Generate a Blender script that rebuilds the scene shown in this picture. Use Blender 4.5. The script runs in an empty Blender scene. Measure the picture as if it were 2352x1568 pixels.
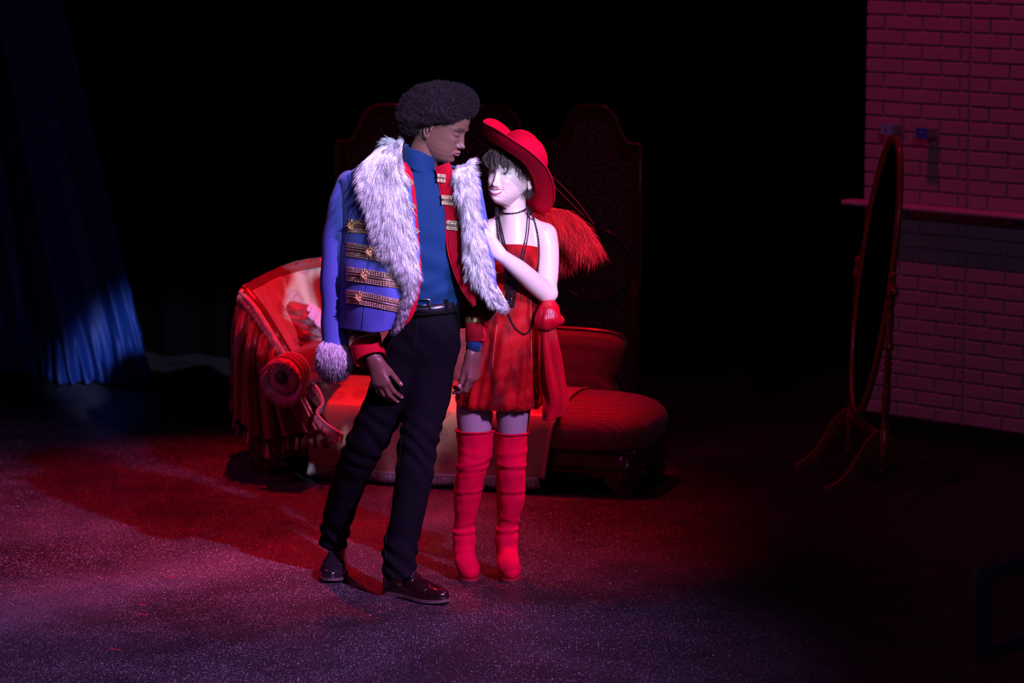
import bpy, math, random
import numpy as np
from mathutils import Vector, Matrix
from mathutils.bvhtree import BVHTree

random.seed(7); rng = np.random.default_rng(7)
sc = bpy.context.scene
COL = sc.collection

# ------------------------------------------------------------------ camera
F = 7200.0; CX = 1176.0; CY = 784.0
PITCH = math.atan(1084.0/7200.0); SP = math.sin(PITCH); CP = math.cos(PITCH)
CAM_H = 2.63; CAM_D = 11.10
cam = bpy.data.cameras.new('camera'); camo = bpy.data.objects.new('camera', cam); COL.objects.link(camo)
camo.location = (0, -CAM_D, CAM_H); camo.rotation_euler = (math.pi/2 - PITCH, 0, 0)
cam.sensor_fit = 'HORIZONTAL'; cam.sensor_width = 36.0; cam.lens = F/2352.0*36.0
cam.clip_end = 200
cam.dof.use_dof = True; cam.dof.focus_distance = 11.35; cam.dof.aperture_fstop = 2.8
sc.camera = camo

# ------------------------------------------------------------------ view, world
vs = sc.view_settings
vs.view_transform = 'Standard'; vs.look = 'None'; vs.gamma = 1.0; vs.use_curve_mapping = False
vs.exposure = 0.0
wd = bpy.data.worlds.new('dark_theatre'); sc.world = wd; wd.use_nodes = True
wd.node_tree.nodes['Background'].inputs[0].default_value = (0.25, 0.2, 0.45, 1)
wd.node_tree.nodes['Background'].inputs[1].default_value = 0.002

# ------------------------------------------------------------------ stage lights
def spot(name, loc, aim, color, watts, angle, blend=0.5, radius=0.12):
    l = bpy.data.lights.new(name, 'SPOT'); o = bpy.data.objects.new(name, l); COL.objects.link(o)
    o.location = loc
    d = Vector(aim) - Vector(loc)
    o.rotation_euler = d.to_track_quat('-Z', 'Y').to_euler()
    l.color = color; l.energy = watts; l.spot_size = math.radians(angle); l.spot_blend = blend
    l.shadow_soft_size = radius
    return o
# follow spot, front of house right, low: lights the couple's upper bodies and lands on the far drape
spot('follow_spot', (3.25, -10.0, 5.55), (-0.04, 0.2, 1.57), (0.56, 0.58, 1.0), 9800, 6.2, 0.30, 0.09)
# lavender wash from front right: floor pool at left, boots
spot('lavender_wash', (4.2, -6.7, 6.4), (-1.4, -0.15, 0.0), (0.68, 0.28, 0.96), 9300, 26, 1.0, 0.12)
# red heads hung over and behind the couch, and at the right
spot('red_head', (-0.9, 3.1, 6.3), (-0.95, 1.6, 0.0), (1.0, 0.005, 0.015), 2600, 37, 0.9, 0.12)
spot('red_side', (3.6, 1.2, 5.6), (0.25, 0.9, 1.0), (1.0, 0.02, 0.05), 1600, 22, 0.9, 0.12)
spot('magenta_left', (-5.0, 1.5, 4.5), (-1.5, 1.3, 0.3), (1.0, 0.02, 0.45), 260, 46, 0.9, 0.12)
spot('red_wall_head', (0.45, 1.7, 6.2), (1.95, 2.9, 0.85), (1.0, 0.010, 0.18), 190, 50, 0.8, 0.10)
# added dim blue-violet fill from the front, tinting the wall and shadows
spot('added_fill', (1.5, -13.0, 7.5), (0.9, 1.0, 0.5), (0.42, 0.34, 0.85), 300, 34, 0.8, 0.3)

# ------------------------------------------------------------------ pixel to world
def W(u, v, Y):
    a = (u-CX)/F; b = (CY-v)/F
    t = (Y+CAM_D)/(CP + b*SP)
    return Vector((a*t, Y, CAM_H + (-SP + b*CP)*t))
def G(u, v, z=0.0):
    a = (u-CX)/F; b = (CY-v)/F
    t = (z-CAM_H)/(-SP + b*CP)
    return Vector((a*t, -CAM_D + (CP+b*SP)*t, z))
def ray(u, v):
    a = (u-CX)/F; b = (CY-v)/F
    return Vector((a, CP+b*SP, -SP+b*CP)).normalized()
def k(Y): return (Y+CAM_D)/F
CAMP = Vector((0, -CAM_D, CAM_H))
def N(*a): return np.array(a, dtype=float)
def WN(u, v, Y): return np.array(W(u, v, Y))

# ------------------------------------------------------------------ materials
MATS = {}
def mat(name, base=(0.5,0.5,0.5), rough=0.5, metal=0.0, spec=0.5, sheen=0.0, coat=0.0, attr=False,
        noise=None, noise_col=None, bump=None, sss=0.0, sheen_tint=None, backcol=None, aniso=0.0):
    if name in MATS: return MATS[name]
    m = bpy.data.materials.new(name); m.use_nodes = True; nt = m.node_tree
    b = nt.nodes['Principled BSDF']
    b.inputs['Base Color'].default_value = (*base, 1); b.inputs['Roughness'].default_value = rough
    b.inputs['Metallic'].default_value = metal; b.inputs['Specular IOR Level'].default_value = spec
    b.inputs['Sheen Weight'].default_value = sheen; b.inputs['Coat Weight'].default_value = coat
    if sheen_tint: b.inputs['Sheen Tint'].default_value = (*sheen_tint, 1)
    if sheen: b.inputs['Sheen Roughness'].default_value = 0.4
    if coat: b.inputs['Coat Roughness'].default_value = 0.08
    if sss:
        b.inputs['Subsurface Weight'].default_value = sss; b.inputs['Subsurface Radius'].default_value = (0.01, 0.004, 0.002)
        b.inputs['Subsurface Scale'].default_value = 0.6
    src = None
    if attr:
        a = nt.nodes.new('ShaderNodeAttribute'); a.attribute_name = 'Col'; src = a.outputs['Color']
    tc = nt.nodes.new('ShaderNodeTexCoord')
    if noise:
        n = nt.nodes.new('ShaderNodeTexNoise'); n.inputs['Scale'].default_value = noise[0]; n.inputs['Detail'].default_value = 4
        nt.links.new(tc.outputs['Object'], n.inputs['Vector'])
        r = nt.nodes.new('ShaderNodeMapRange'); r.inputs[1].default_value = 0.35; r.inputs[2].default_value = 0.65
        r.inputs[3].default_value = 0.0; r.inputs[4].default_value = noise[1]
        nt.links.new(n.outputs['Fac'], r.inputs[0])
        mx = nt.nodes.new('ShaderNodeMix'); mx.data_type = 'RGBA'
        nt.links.new(r.outputs[0], mx.inputs[0])
        if src: nt.links.new(src, mx.inputs[6])
        else: mx.inputs[6].default_value = (*base, 1)
        nc = noise_col or tuple(c*0.5 for c in base); mx.inputs[7].default_value = (*nc, 1)
        src = mx.outputs[2]
    if backcol:
        g = nt.nodes.new('ShaderNodeNewGeometry')
        mx2 = nt.nodes.new('ShaderNodeMix'); mx2.data_type = 'RGBA'
        nt.links.new(g.outputs['Backfacing'], mx2.inputs[0])
        if src: nt.links.new(src, mx2.inputs[6])
        else: mx2.inputs[6].default_value = (*base, 1)
        mx2.inputs[7].default_value = (*backcol, 1); src = mx2.outputs[2]
    if src: nt.links.new(src, b.inputs['Base Color'])
    if bump:
        n = nt.nodes.new('ShaderNodeTexNoise'); n.inputs['Scale'].default_value = bump[0]; n.inputs['Detail'].default_value = 3
        nt.links.new(tc.outputs['Object'], n.inputs['Vector'])
        bp = nt.nodes.new('ShaderNodeBump'); bp.inputs['Strength'].default_value = bump[1]; bp.inputs['Distance'].default_value = bump[2] if len(bump) > 2 else 0.003
        nt.links.new(n.outputs['Fac'], bp.inputs['Height']); nt.links.new(bp.outputs[0], b.inputs['Normal'])
    MATS[name] = m
    return m

# ------------------------------------------------------------------ mesh helpers
def link(o, parent=None, **props):
    COL.objects.link(o)
    if parent is not None:
        o.parent = parent
        o.matrix_parent_inverse = Matrix.Translation(-parent.location) if parent.type == 'EMPTY' and parent.parent is None else Matrix()
    for kk, vv in props.items(): o[kk] = vv
    return o
def mk(name, verts, faces, material, parent=None, smooth=True, cols=None, mats=None, midx=None, **props):
    """one mesh object, geometry in world space; children of an Empty keep their place"""
    me = bpy.data.meshes.new(name)
    v = np.asarray(verts, dtype=np.float32).reshape(-1, 3)
    if isinstance(faces, np.ndarray):
        nf, ns = faces.shape
        me.vertices.add(len(v)); me.vertices.foreach_set('co', v.ravel())
        me.loops.add(nf*ns); me.loops.foreach_set('vertex_index', faces.astype(np.int32).ravel())
        me.polygons.add(nf); me.polygons.foreach_set('loop_start', np.arange(0, nf*ns, ns, dtype=np.int32))
        me.update(calc_edges=True)
    else:
        me.from_pydata([tuple(p) for p in v.tolist()], [], [tuple(int(i) for i in f) for f in faces])
    me.validate()
    if smooth: me.polygons.foreach_set('use_smooth', np.ones(len(me.polygons), dtype=bool))
    if cols is not None:
        c = np.ones((len(v), 4), dtype=np.float32); c[:, :3] = cols
        a = me.color_attributes.new('Col', 'FLOAT_COLOR', 'POINT'); a.data.foreach_set('color', c.ravel())
    for mm in (mats or [material]): me.materials.append(mm)
    if midx is not None: me.polygons.foreach_set('material_index', np.asarray(midx, dtype=np.int32))
    me.update()
    o = bpy.data.objects.new(name, me)
    return link(o, parent, **props)
def empty(name, loc, label, category, group=None):
    o = bpy.data.objects.new(name, None); o.location = loc; o.empty_display_size = 0.1
    COL.objects.link(o); o['label'] = label; o['category'] = category
    if group: o['group'] = group
    return o
class MB:
    """collects shapes into one mesh"""
    def __init__(s): s.v = []; s.f = []; s.c = []
    def add(s, v, f, col=None):
        o = len(s.v); v = [tuple(p) for p in np.asarray(v, dtype=float)]
        s.v += v; s.f += [tuple(int(i)+o for i in q) for q in f]
        s.c += [col if col is not None else (1, 1, 1)]*len(v)
        return s
    def build(s, name, m, parent=None, smooth=True, col=False, **p):
        return mk(name, s.v, s.f, m, parent, smooth, cols=np.array(s.c) if col else None, **p)
def cat(pts, n, closed=False):
    """catmull-rom resample of control points (any dimension) to n samples"""
    P = np.asarray(pts, dtype=float); m = len(P)
    if closed:
        t = np.linspace(0, m, n, endpoint=False); i = np.floor(t).astype(int); f = (t-i)
        p0, p1, p2, p3 = P[(i-1) % m], P[i % m], P[(i+1) % m], P[(i+2) % m]
    else:
        t = np.linspace(0, m-1, n); i = np.minimum(np.floor(t).astype(int), m-2); f = t-i
        E = np.concatenate([[2*P[0]-P[1]], P, [2*P[-1]-P[-2]]])
        p0, p1, p2, p3 = E[i], E[i+1], E[i+2], E[i+3]
    f = f.reshape((-1,)+(1,)*(P.ndim-1))
    return 0.5*((2*p1)+(-p0+p2)*f+(2*p0-5*p1+4*p2-p3)*f*f+(-p0+3*p1-3*p2+p3)*f**3)
def grid_faces(r, c, wrap=False):
    i = np.arange(r-1)[:, None]; j = np.arange(c if wrap else c-1)[None, :]; j2 = (j+1) % c
    return np.stack([i*c+j, i*c+j2, (i+1)*c+j2, (i+1)*c+j], -1).reshape(-1, 4)
def net(ctrl, nr, nc):
    """bicubic surface through a net of control points [rows][cols][3]"""
    A = cat(np.asarray(ctrl, float), nr); return np.swapaxes(cat(np.swapaxes(A, 0, 1), nc), 0, 1)
def normals_grid(P):
    du = np.gradient(P, axis=0); dv = np.gradient(P, axis=1)
    n = np.cross(dv, du); return n/(np.linalg.norm(n, axis=-1, keepdims=True)+1e-12)
def sheet(P, thick, flip=1):
    """grid of points -> closed thin sheet (verts, faces)"""
    r, c = P.shape[:2]; n = normals_grid(P)*thick*flip
    V = np.concatenate([P.reshape(-1, 3), (P-n).reshape(-1, 3)]); f = grid_faces(r, c); o = r*c
    F2 = [tuple(q) for q in f] + [tuple(q[::-1]+o) for q in f]
    b = [j for j in range(c)] + [i*c+c-1 for i in range(1, r)] + [(r-1)*c+j for j in range(c-2, -1, -1)] + [i*c for i in range(r-2, 0, -1)]
    for a, d in zip(b, b[1:]+b[:1]): F2.append((d, a, a+o, d+o))
    return V, F2
def loft(rings, caps=True):
    R = np.asarray(rings, float); r, c = R.shape[:2]
    f = [tuple(q) for q in grid_faces(r, c, True)]; V = R.reshape(-1, 3)
    if caps:
        f.append(tuple(range(c-1, -1, -1))); f.append(tuple((r-1)*c+j for j in range(c)))
    return V, f
def frames(P):
    P = np.asarray(P, float); T = np.gradient(P, axis=0); T /= np.linalg.norm(T, axis=1, keepdims=True)+1e-12
    up = N(0, 0, 1) if abs(T[0][2]) < 0.9 else N(1, 0, 0); A = []
    a = np.cross(T[0], up); a /= np.linalg.norm(a)
    for t in T:
        a = a - t*np.dot(a, t); a /= np.linalg.norm(a)+1e-12; A.append(a.copy())
    A = np.array(A); return T, A, np.cross(T, A)
def tube(P, r, n=8, caps=True, flat=1.0):
    P = np.asarray(P, float); r = np.broadcast_to(np.asarray(r, float), (len(P),))
    T, A, B = frames(P); t = np.linspace(0, 2*np.pi, n, endpoint=False)
    R = P[:, None]+r[:, None, None]*(np.cos(t)[None, :, None]*A[:, None]+flat*np.sin(t)[None, :, None]*B[:, None])
    return loft(R, caps)
def lathe(prof, origin, axis=(0, 0, 1), n=20):
    """prof = [(radius, height along axis)...]"""
    a = N(*axis); a /= np.linalg.norm(a); up = N(1, 0, 0) if abs(a[0]) < 0.9 else N(0, 1, 0)
    e = np.cross(a, up); e /= np.linalg.norm(e); g = np.cross(a, e); t = np.linspace(0, 2*np.pi, n, endpoint=False)
    R = [N(*origin)+a*h+r*(np.cos(t)[:, None]*e+np.sin(t)[:, None]*g) for r, h in prof]
    return loft(R)
def box(c, s, ax=None):
    c = N(*c); X = np.eye(3) if ax is None else np.array(ax, float)
    V = [c+X[0]*s[0]*a+X[1]*s[1]*b+X[2]*s[2]*d for d in (-.5, .5) for a, b in ((-.5, -.5), (.5, -.5), (.5, .5), (-.5, .5))]
    return V, [(3, 2, 1, 0), (4, 5, 6, 7), (0, 1, 5, 4), (1, 2, 6, 5), (2, 3, 7, 6), (3, 0, 4, 7)]
def bevel_box(s, b):
    """centred box with chamfered edges, 24 verts"""
    V = []; idx = {}
    for d in range(3):
        for sx in (-1, 1):
            for sy in (-1, 1):
                for sz in (-1, 1):
                    p = [sx*(s[0]/2-b), sy*(s[1]/2-b), sz*(s[2]/2-b)]
                    p[d] += b*(sx, sy, sz)[d]; idx[(d, sx, sy, sz)] = len(V); V.append(p)
    F2 = []
    for d in range(3):
        o = [i for i in range(3) if i != d]
        for sg in (-1, 1):
            q = []
            for a, b2 in ((-1, -1), (1, -1), (1, 1), (-1, 1)):
                t = [0, 0, 0]; t[d] = sg; t[o[0]] = a; t[o[1]] = b2; q.append(idx[(d, *t)])
            F2.append(q if (sg > 0) == (d != 1) else q[::-1])
    for d in range(3):
        o = [i for i in range(3) if i != d]
        for a in (-1, 1):
            for b2 in (-1, 1):
                def key(dd, e):
                    t = [0, 0, 0]; t[d] = e; t[o[0]] = a; t[o[1]] = b2; return idx[(dd, *t)]
                F2.append([key(o[0], -1), key(o[0], 1), key(o[1], 1), key(o[1], -1)])
    for sx in (-1, 1):
        for sy in (-1, 1):
            for sz in (-1, 1): F2.append([idx[(d, sx, sy, sz)] for d in range(3)])
    return V, F2
def prism(poly, e1, e2, e3, org, thick):
    """2D outline extruded: points org + x*e1 + z*e2, thickness along e3"""
    P = np.array([N(*org)+x*N(*e1)+z*N(*e2) for x, z in poly]); n = len(P)
    V = np.concatenate([P, P+N(*e3)*thick])
    return V, [tuple(range(n)), tuple(range(2*n-1, n-1, -1))]+[((i+1) % n, i, i+n, (i+1) % n+n) for i in range(n)]
def ring(c, ax, ay, n=32, p=2.0):
    t = np.linspace(0, 2*np.pi, n, endpoint=False); ct, st = np.cos(t), np.sin(t)
    return N(*c)+(np.sign(ct)*abs(ct)**(2/p))[:, None]*N(*ax)+(np.sign(st)*abs(st)**(2/p))[:, None]*N(*ay)
def bvh(V, Fc): return BVHTree.FromPolygons([Vector(p) for p in np.asarray(V).tolist()], [tuple(int(i) for i in f) for f in Fc])
def bvh_of(*objs):
    V = []; Fc = []
    for o in objs:
        n = len(V); V += [v.co.copy() for v in o.data.vertices]; Fc += [tuple(i+n for i in p.vertices) for p in o.data.polygons]
    return BVHTree.FromPolygons(V, Fc)
def hit(tree, u, v, off=0.0, Ydef=0.3):
    """where the line of sight through a photo pixel meets a modelled surface, raised by off"""
    d = ray(u, v); h = tree.ray_cast(CAMP, d)
    if h[0] is None: return W(u, v, Ydef), Vector((0, -1, 0))
    n = h[1] if h[1].dot(d) < 0 else -h[1]
    return h[0]+n*off, n
def vnoise(P, scale, seed=0):
    """cheap smooth value noise, -1..1"""
    P = np.asarray(P)*scale; r = np.random.default_rng(seed); s = np.zeros(P.shape[:-1])
    for i in range(6):
        d = r.normal(size=3); d /= np.linalg.norm(d); s += np.sin(P@d*(1+0.35*i)*2+r.uniform(0, 6.28))
    return s/3.0

# ------------------------------------------------------------------ strands (fur, hair, fringe, feather)
def strands(roots, dirs, length, radius, droop=0.0, segs=3, curl=0.0, curl_f=2.0, c0=None, c1=None, gdir=(0, 0, -1), tipr=0.12):
    n = len(roots); roots = np.asarray(roots, float); d = np.asarray(dirs, float); d = d/(np.linalg.norm(d, axis=1, keepdims=True)+1e-9)
    L = np.broadcast_to(np.asarray(length, float), (n,)); R = np.broadcast_to(np.asarray(radius, float), (n,))
    ref = np.where(np.abs(d[:, 2:3]) < 0.9, N(0, 0, 1), N(1, 0, 0)); a = np.cross(d, ref); a /= np.linalg.norm(a, axis=1, keepdims=True); b = np.cross(d, a)
    ph = rng.uniform(0, 6.28, n); P = []
    for j in range(segs+1):
        t = j/segs; p = roots+d*(L*t)[:, None]+N(*gdir)*(droop*L*t*t)[:, None]
        if curl: p = p+(curl*L*t)[:, None]*(np.cos(ph+curl_f*6.28*t)[:, None]*a+np.sin(ph+curl_f*6.28*t)[:, None]*b)
        P.append(p)
    V = np.zeros((n, segs*3+1, 3)); Cc = np.zeros((n, segs*3+1, 3))
    c0 = np.broadcast_to(np.asarray(c0 if c0 is not None else (1, 1, 1), float), (n, 3)); c1 = np.broadcast_to(np.asarray(c1 if c1 is not None else c0, float), (n, 3))
    for j in range(segs):
        t = j/segs; rr = R*(1-(1-tipr)*t)
        for q in range(3):
            an = 2.094*q
            V[:, j*3+q] = P[j]+rr[:, None]*(math.cos(an)*a+math.sin(an)*b); Cc[:, j*3+q] = c0*(1-t)+c1*t
    V[:, -1] = P[-1]; Cc[:, -1] = c1
    T = []
    for j in range(segs-1):
        for q in range(3):
            q2 = (q+1) % 3; T += [(j*3+q, j*3+q2, j*3+3+q2), (j*3+q, j*3+3+q2, j*3+3+q)]
    for q in range(3): T.append(((segs-1)*3+q, (segs-1)*3+(q+1) % 3, segs*3))
    T = np.array(T); per = segs*3+1
    Fc = (np.arange(n)[:, None, None]*per+T[None]).reshape(-1, 3)
    return V.reshape(-1, 3), Fc, Cc.reshape(-1, 3)

# ------------------------------------------------------------------ implicit bodies: smooth union on a grid, surface nets
class Body:
    def __init__(s, lo, hi, h):
        s.h = h; s.lo = np.array(lo, float); s.n = np.ceil((np.array(hi)-s.lo)/h).astype(int)+1
        s.g = np.full(s.n, 0.2, dtype=np.float32)
    def _sub(s, lo, hi):
        a = np.maximum(((np.array(lo)-s.lo)/s.h).astype(int), 0); b = np.minimum(((np.array(hi)-s.lo)/s.h).astype(int)+2, s.n)
        if np.any(b <= a): return None
        sl = tuple(slice(x, y) for x, y in zip(a, b))
        ax = [s.lo[i]+s.h*np.arange(a[i], b[i]) for i in range(3)]
        return sl, np.meshgrid(*ax, indexing='ij', sparse=True)
    def _mix(s, sl, d, kk, cut=False):
        a = s.g[sl]; d = d.astype(np.float32)
        if cut:
            d = -d; hh = np.maximum(kk-np.abs(a-d), 0)/kk; s.g[sl] = np.maximum(a, d)+hh*hh*kk*0.25
        else:
            hh = np.maximum(kk-np.abs(a-d), 0)/kk; s.g[sl] = np.minimum(a, d)-hh*hh*kk*0.25
    def cap(s, p, q, r1, r2, kk=0.02, flat=None):
        """tapered capsule; flat=(dir, factor) squeezes it along dir"""
        p = np.array(p, float); q = np.array(q, float); m = max(r1, r2)*1.3+kk+0.03
        x = s._sub(np.minimum(p, q)-m, np.maximum(p, q)+m)
        if x is None: return
        sl, (X, Y, Z) = x; b = q-p; L = max(b@b, 1e-9)
        t = np.clip(((X-p[0])*b[0]+(Y-p[1])*b[1]+(Z-p[2])*b[2])/L, 0, 1)
        dx, dy, dz = X-p[0]-t*b[0], Y-p[1]-t*b[1], Z-p[2]-t*b[2]
        if flat:
            n = np.array(flat[0], float); n /= np.linalg.norm(n); e = dx*n[0]+dy*n[1]+dz*n[2]; g = (1/flat[1]**2-1)
            d = np.sqrt(dx*dx+dy*dy+dz*dz+g*e*e)
        else: d = np.sqrt(dx*dx+dy*dy+dz*dz)
        s._mix(sl, d-(r1+(r2-r1)*t), kk)
    def chain(s, pts, kk=0.02, flat=None):
        """smooth tapered limb through (point, radius) pairs, blended once with the rest"""
        Q = cat([(*p, r) for p, r in pts], 7*(len(pts)-1)+1); R = max(q[3] for q in Q); m = R+kk+0.03
        x = s._sub(Q[:, :3].min(0)-m, Q[:, :3].max(0)+m)
        if x is None: return
        sl, (X, Y, Z) = x; D = np.full(s.g[sl].shape, 0.2, np.float32); o = [X.ravel(), Y.ravel(), Z.ravel()]
        for a, b in zip(Q, Q[1:]):
            mm = max(a[3], b[3])+kk+0.025; lo = np.minimum(a[:3], b[:3])-mm; hi = np.maximum(a[:3], b[:3])+mm
            ss = tuple(slice(np.searchsorted(o[i], lo[i]), np.searchsorted(o[i], hi[i])) for i in range(3))
            x_, y_, z_ = o[0][ss[0]][:, None, None], o[1][ss[1]][None, :, None], o[2][ss[2]][None, None, :]
            if 0 in (x_.size, y_.size, z_.size): continue
            d = b[:3]-a[:3]; L = max(d@d, 1e-9); t = np.clip(((x_-a[0])*d[0]+(y_-a[1])*d[1]+(z_-a[2])*d[2])/L, 0, 1)
            q = np.sqrt((x_-a[0]-t*d[0])**2+(y_-a[1]-t*d[1])**2+(z_-a[2]-t*d[2])**2)-(a[3]+(b[3]-a[3])*t)
            D[ss] = np.minimum(D[ss], q)
        s._mix(sl, D, kk)
    def ell(s, c, r, kk=0.03, M=None, cut=False):
        c = np.array(c, float); r = np.array(r, float); m = max(r)*1.1+kk+0.03
        x = s._sub(c-m, c+m)
        if x is None: return
        sl, (X, Y, Z) = x; dx, dy, dz = X-c[0], Y-c[1], Z-c[2]
        if M is not None:
            M = np.array(M); dx, dy, dz = (M[i][0]*dx+M[i][1]*dy+M[i][2]*dz for i in range(3))
        k0 = np.sqrt((dx/r[0])**2+(dy/r[1])**2+(dz/r[2])**2); k1 = np.sqrt((dx/r[0]**2)**2+(dy/r[1]**2)**2+(dz/r[2]**2)**2)+1e-6
        s._mix(sl, k0*(k0-1)/k1, kk, cut)
    def cut_plane(s, p, n):
        """remove everything on the side n points to"""
        p = np.array(p); n = np.array(n, float); n /= np.linalg.norm(n)
        ax = [s.lo[i]+s.h*np.arange(s.n[i]) for i in range(3)]; X, Y, Z = np.meshgrid(*ax, indexing='ij', sparse=True)
        s.g = np.maximum(s.g, ((X-p[0])*n[0]+(Y-p[1])*n[1]+(Z-p[2])*n[2]).astype(np.float32))
    def mesh(s, smooth=1):
        g = s.g; nx, ny, nz = g.shape; ins = g < 0
        c = [(i, j, l) for i in (0, 1) for j in (0, 1) for l in (0, 1)]
        cnt = np.zeros((nx-1, ny-1, nz-1), np.uint8)
        for i, j, l in c: cnt += ins[i:nx-1+i, j:ny-1+j, l:nz-1+l]
        I, J, K = np.nonzero((cnt > 0) & (cnt < 8)); vid = np.full(cnt.shape, -1, np.int32); vid[I, J, K] = np.arange(len(I))
        val = {o: g[I+o[0], J+o[1], K+o[2]] for o in c}; acc = np.zeros((len(I), 3)); num = np.zeros(len(I))
        for a in c:
            for d in range(3):
                if a[d] == 0:
                    b = tuple(1 if q == d else a[q] for q in range(3)); va, vb = val[a], val[b]; m = (va < 0) != (vb < 0)
                    t = np.where(m, va/np.where(m, va-vb, 1), 0); p = np.tile(np.array(a, float), (len(I), 1)); p[:, d] = t
                    acc += p*m[:, None]; num += m
        V = (np.stack([I, J, K], 1)+acc/num[:, None]); Q = []
        for d in range(3):
            o1, o2 = [q for q in range(3) if q != d]
            A = np.take(ins, range(0, g.shape[d]-1), axis=d); B = np.take(ins, range(1, g.shape[d]), axis=d)
            x = np.stack(np.nonzero(A != B), 1); ok = (x[:, o1] > 0) & (x[:, o2] > 0) & (x[:, o1] < g.shape[o1]-1) & (x[:, o2] < g.shape[o2]-1); x = x[ok]
            def id_(a, b):
                y = x.copy(); y[:, o1] -= a; y[:, o2] -= b; return vid[y[:, 0], y[:, 1], y[:, 2]]
            q = np.stack([id_(0, 0), id_(1, 0), id_(1, 1), id_(0, 1)], 1)
            fl = A[x[:, 0], x[:, 1], x[:, 2]]; fl = fl if d != 1 else ~fl
            Q.append(np.where(fl[:, None], q, q[:, ::-1]))
        Q = np.concatenate(Q); V = V*s.h+s.lo
        for _ in range(smooth):
            e = np.concatenate([Q[:, [0, 1]], Q[:, [1, 2]], Q[:, [2, 3]], Q[:, [3, 0]]]); sm = np.zeros_like(V); ct = np.zeros(len(V))
            for a, b in ((0, 1), (1, 0)):
                ct += np.bincount(e[:, a], minlength=len(V))
                for q in range(3): sm[:, q] += np.bincount(e[:, a], weights=V[e[:, b], q], minlength=len(V))
            V = 0.5*V+0.5*sm/np.maximum(ct, 1)[:, None]
        return V, Q
def vnormals(V, Q):
    n = np.zeros_like(V); fn = np.cross(V[Q[:, 1]]-V[Q[:, 0]], V[Q[:, -1]]-V[Q[:, 0]])
    for j in range(Q.shape[1]):
        for q in range(3): n[:, q] += np.bincount(Q[:, j], weights=fn[:, q], minlength=len(V))
    return n/(np.linalg.norm(n, axis=1, keepdims=True)+1e-12)
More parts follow.
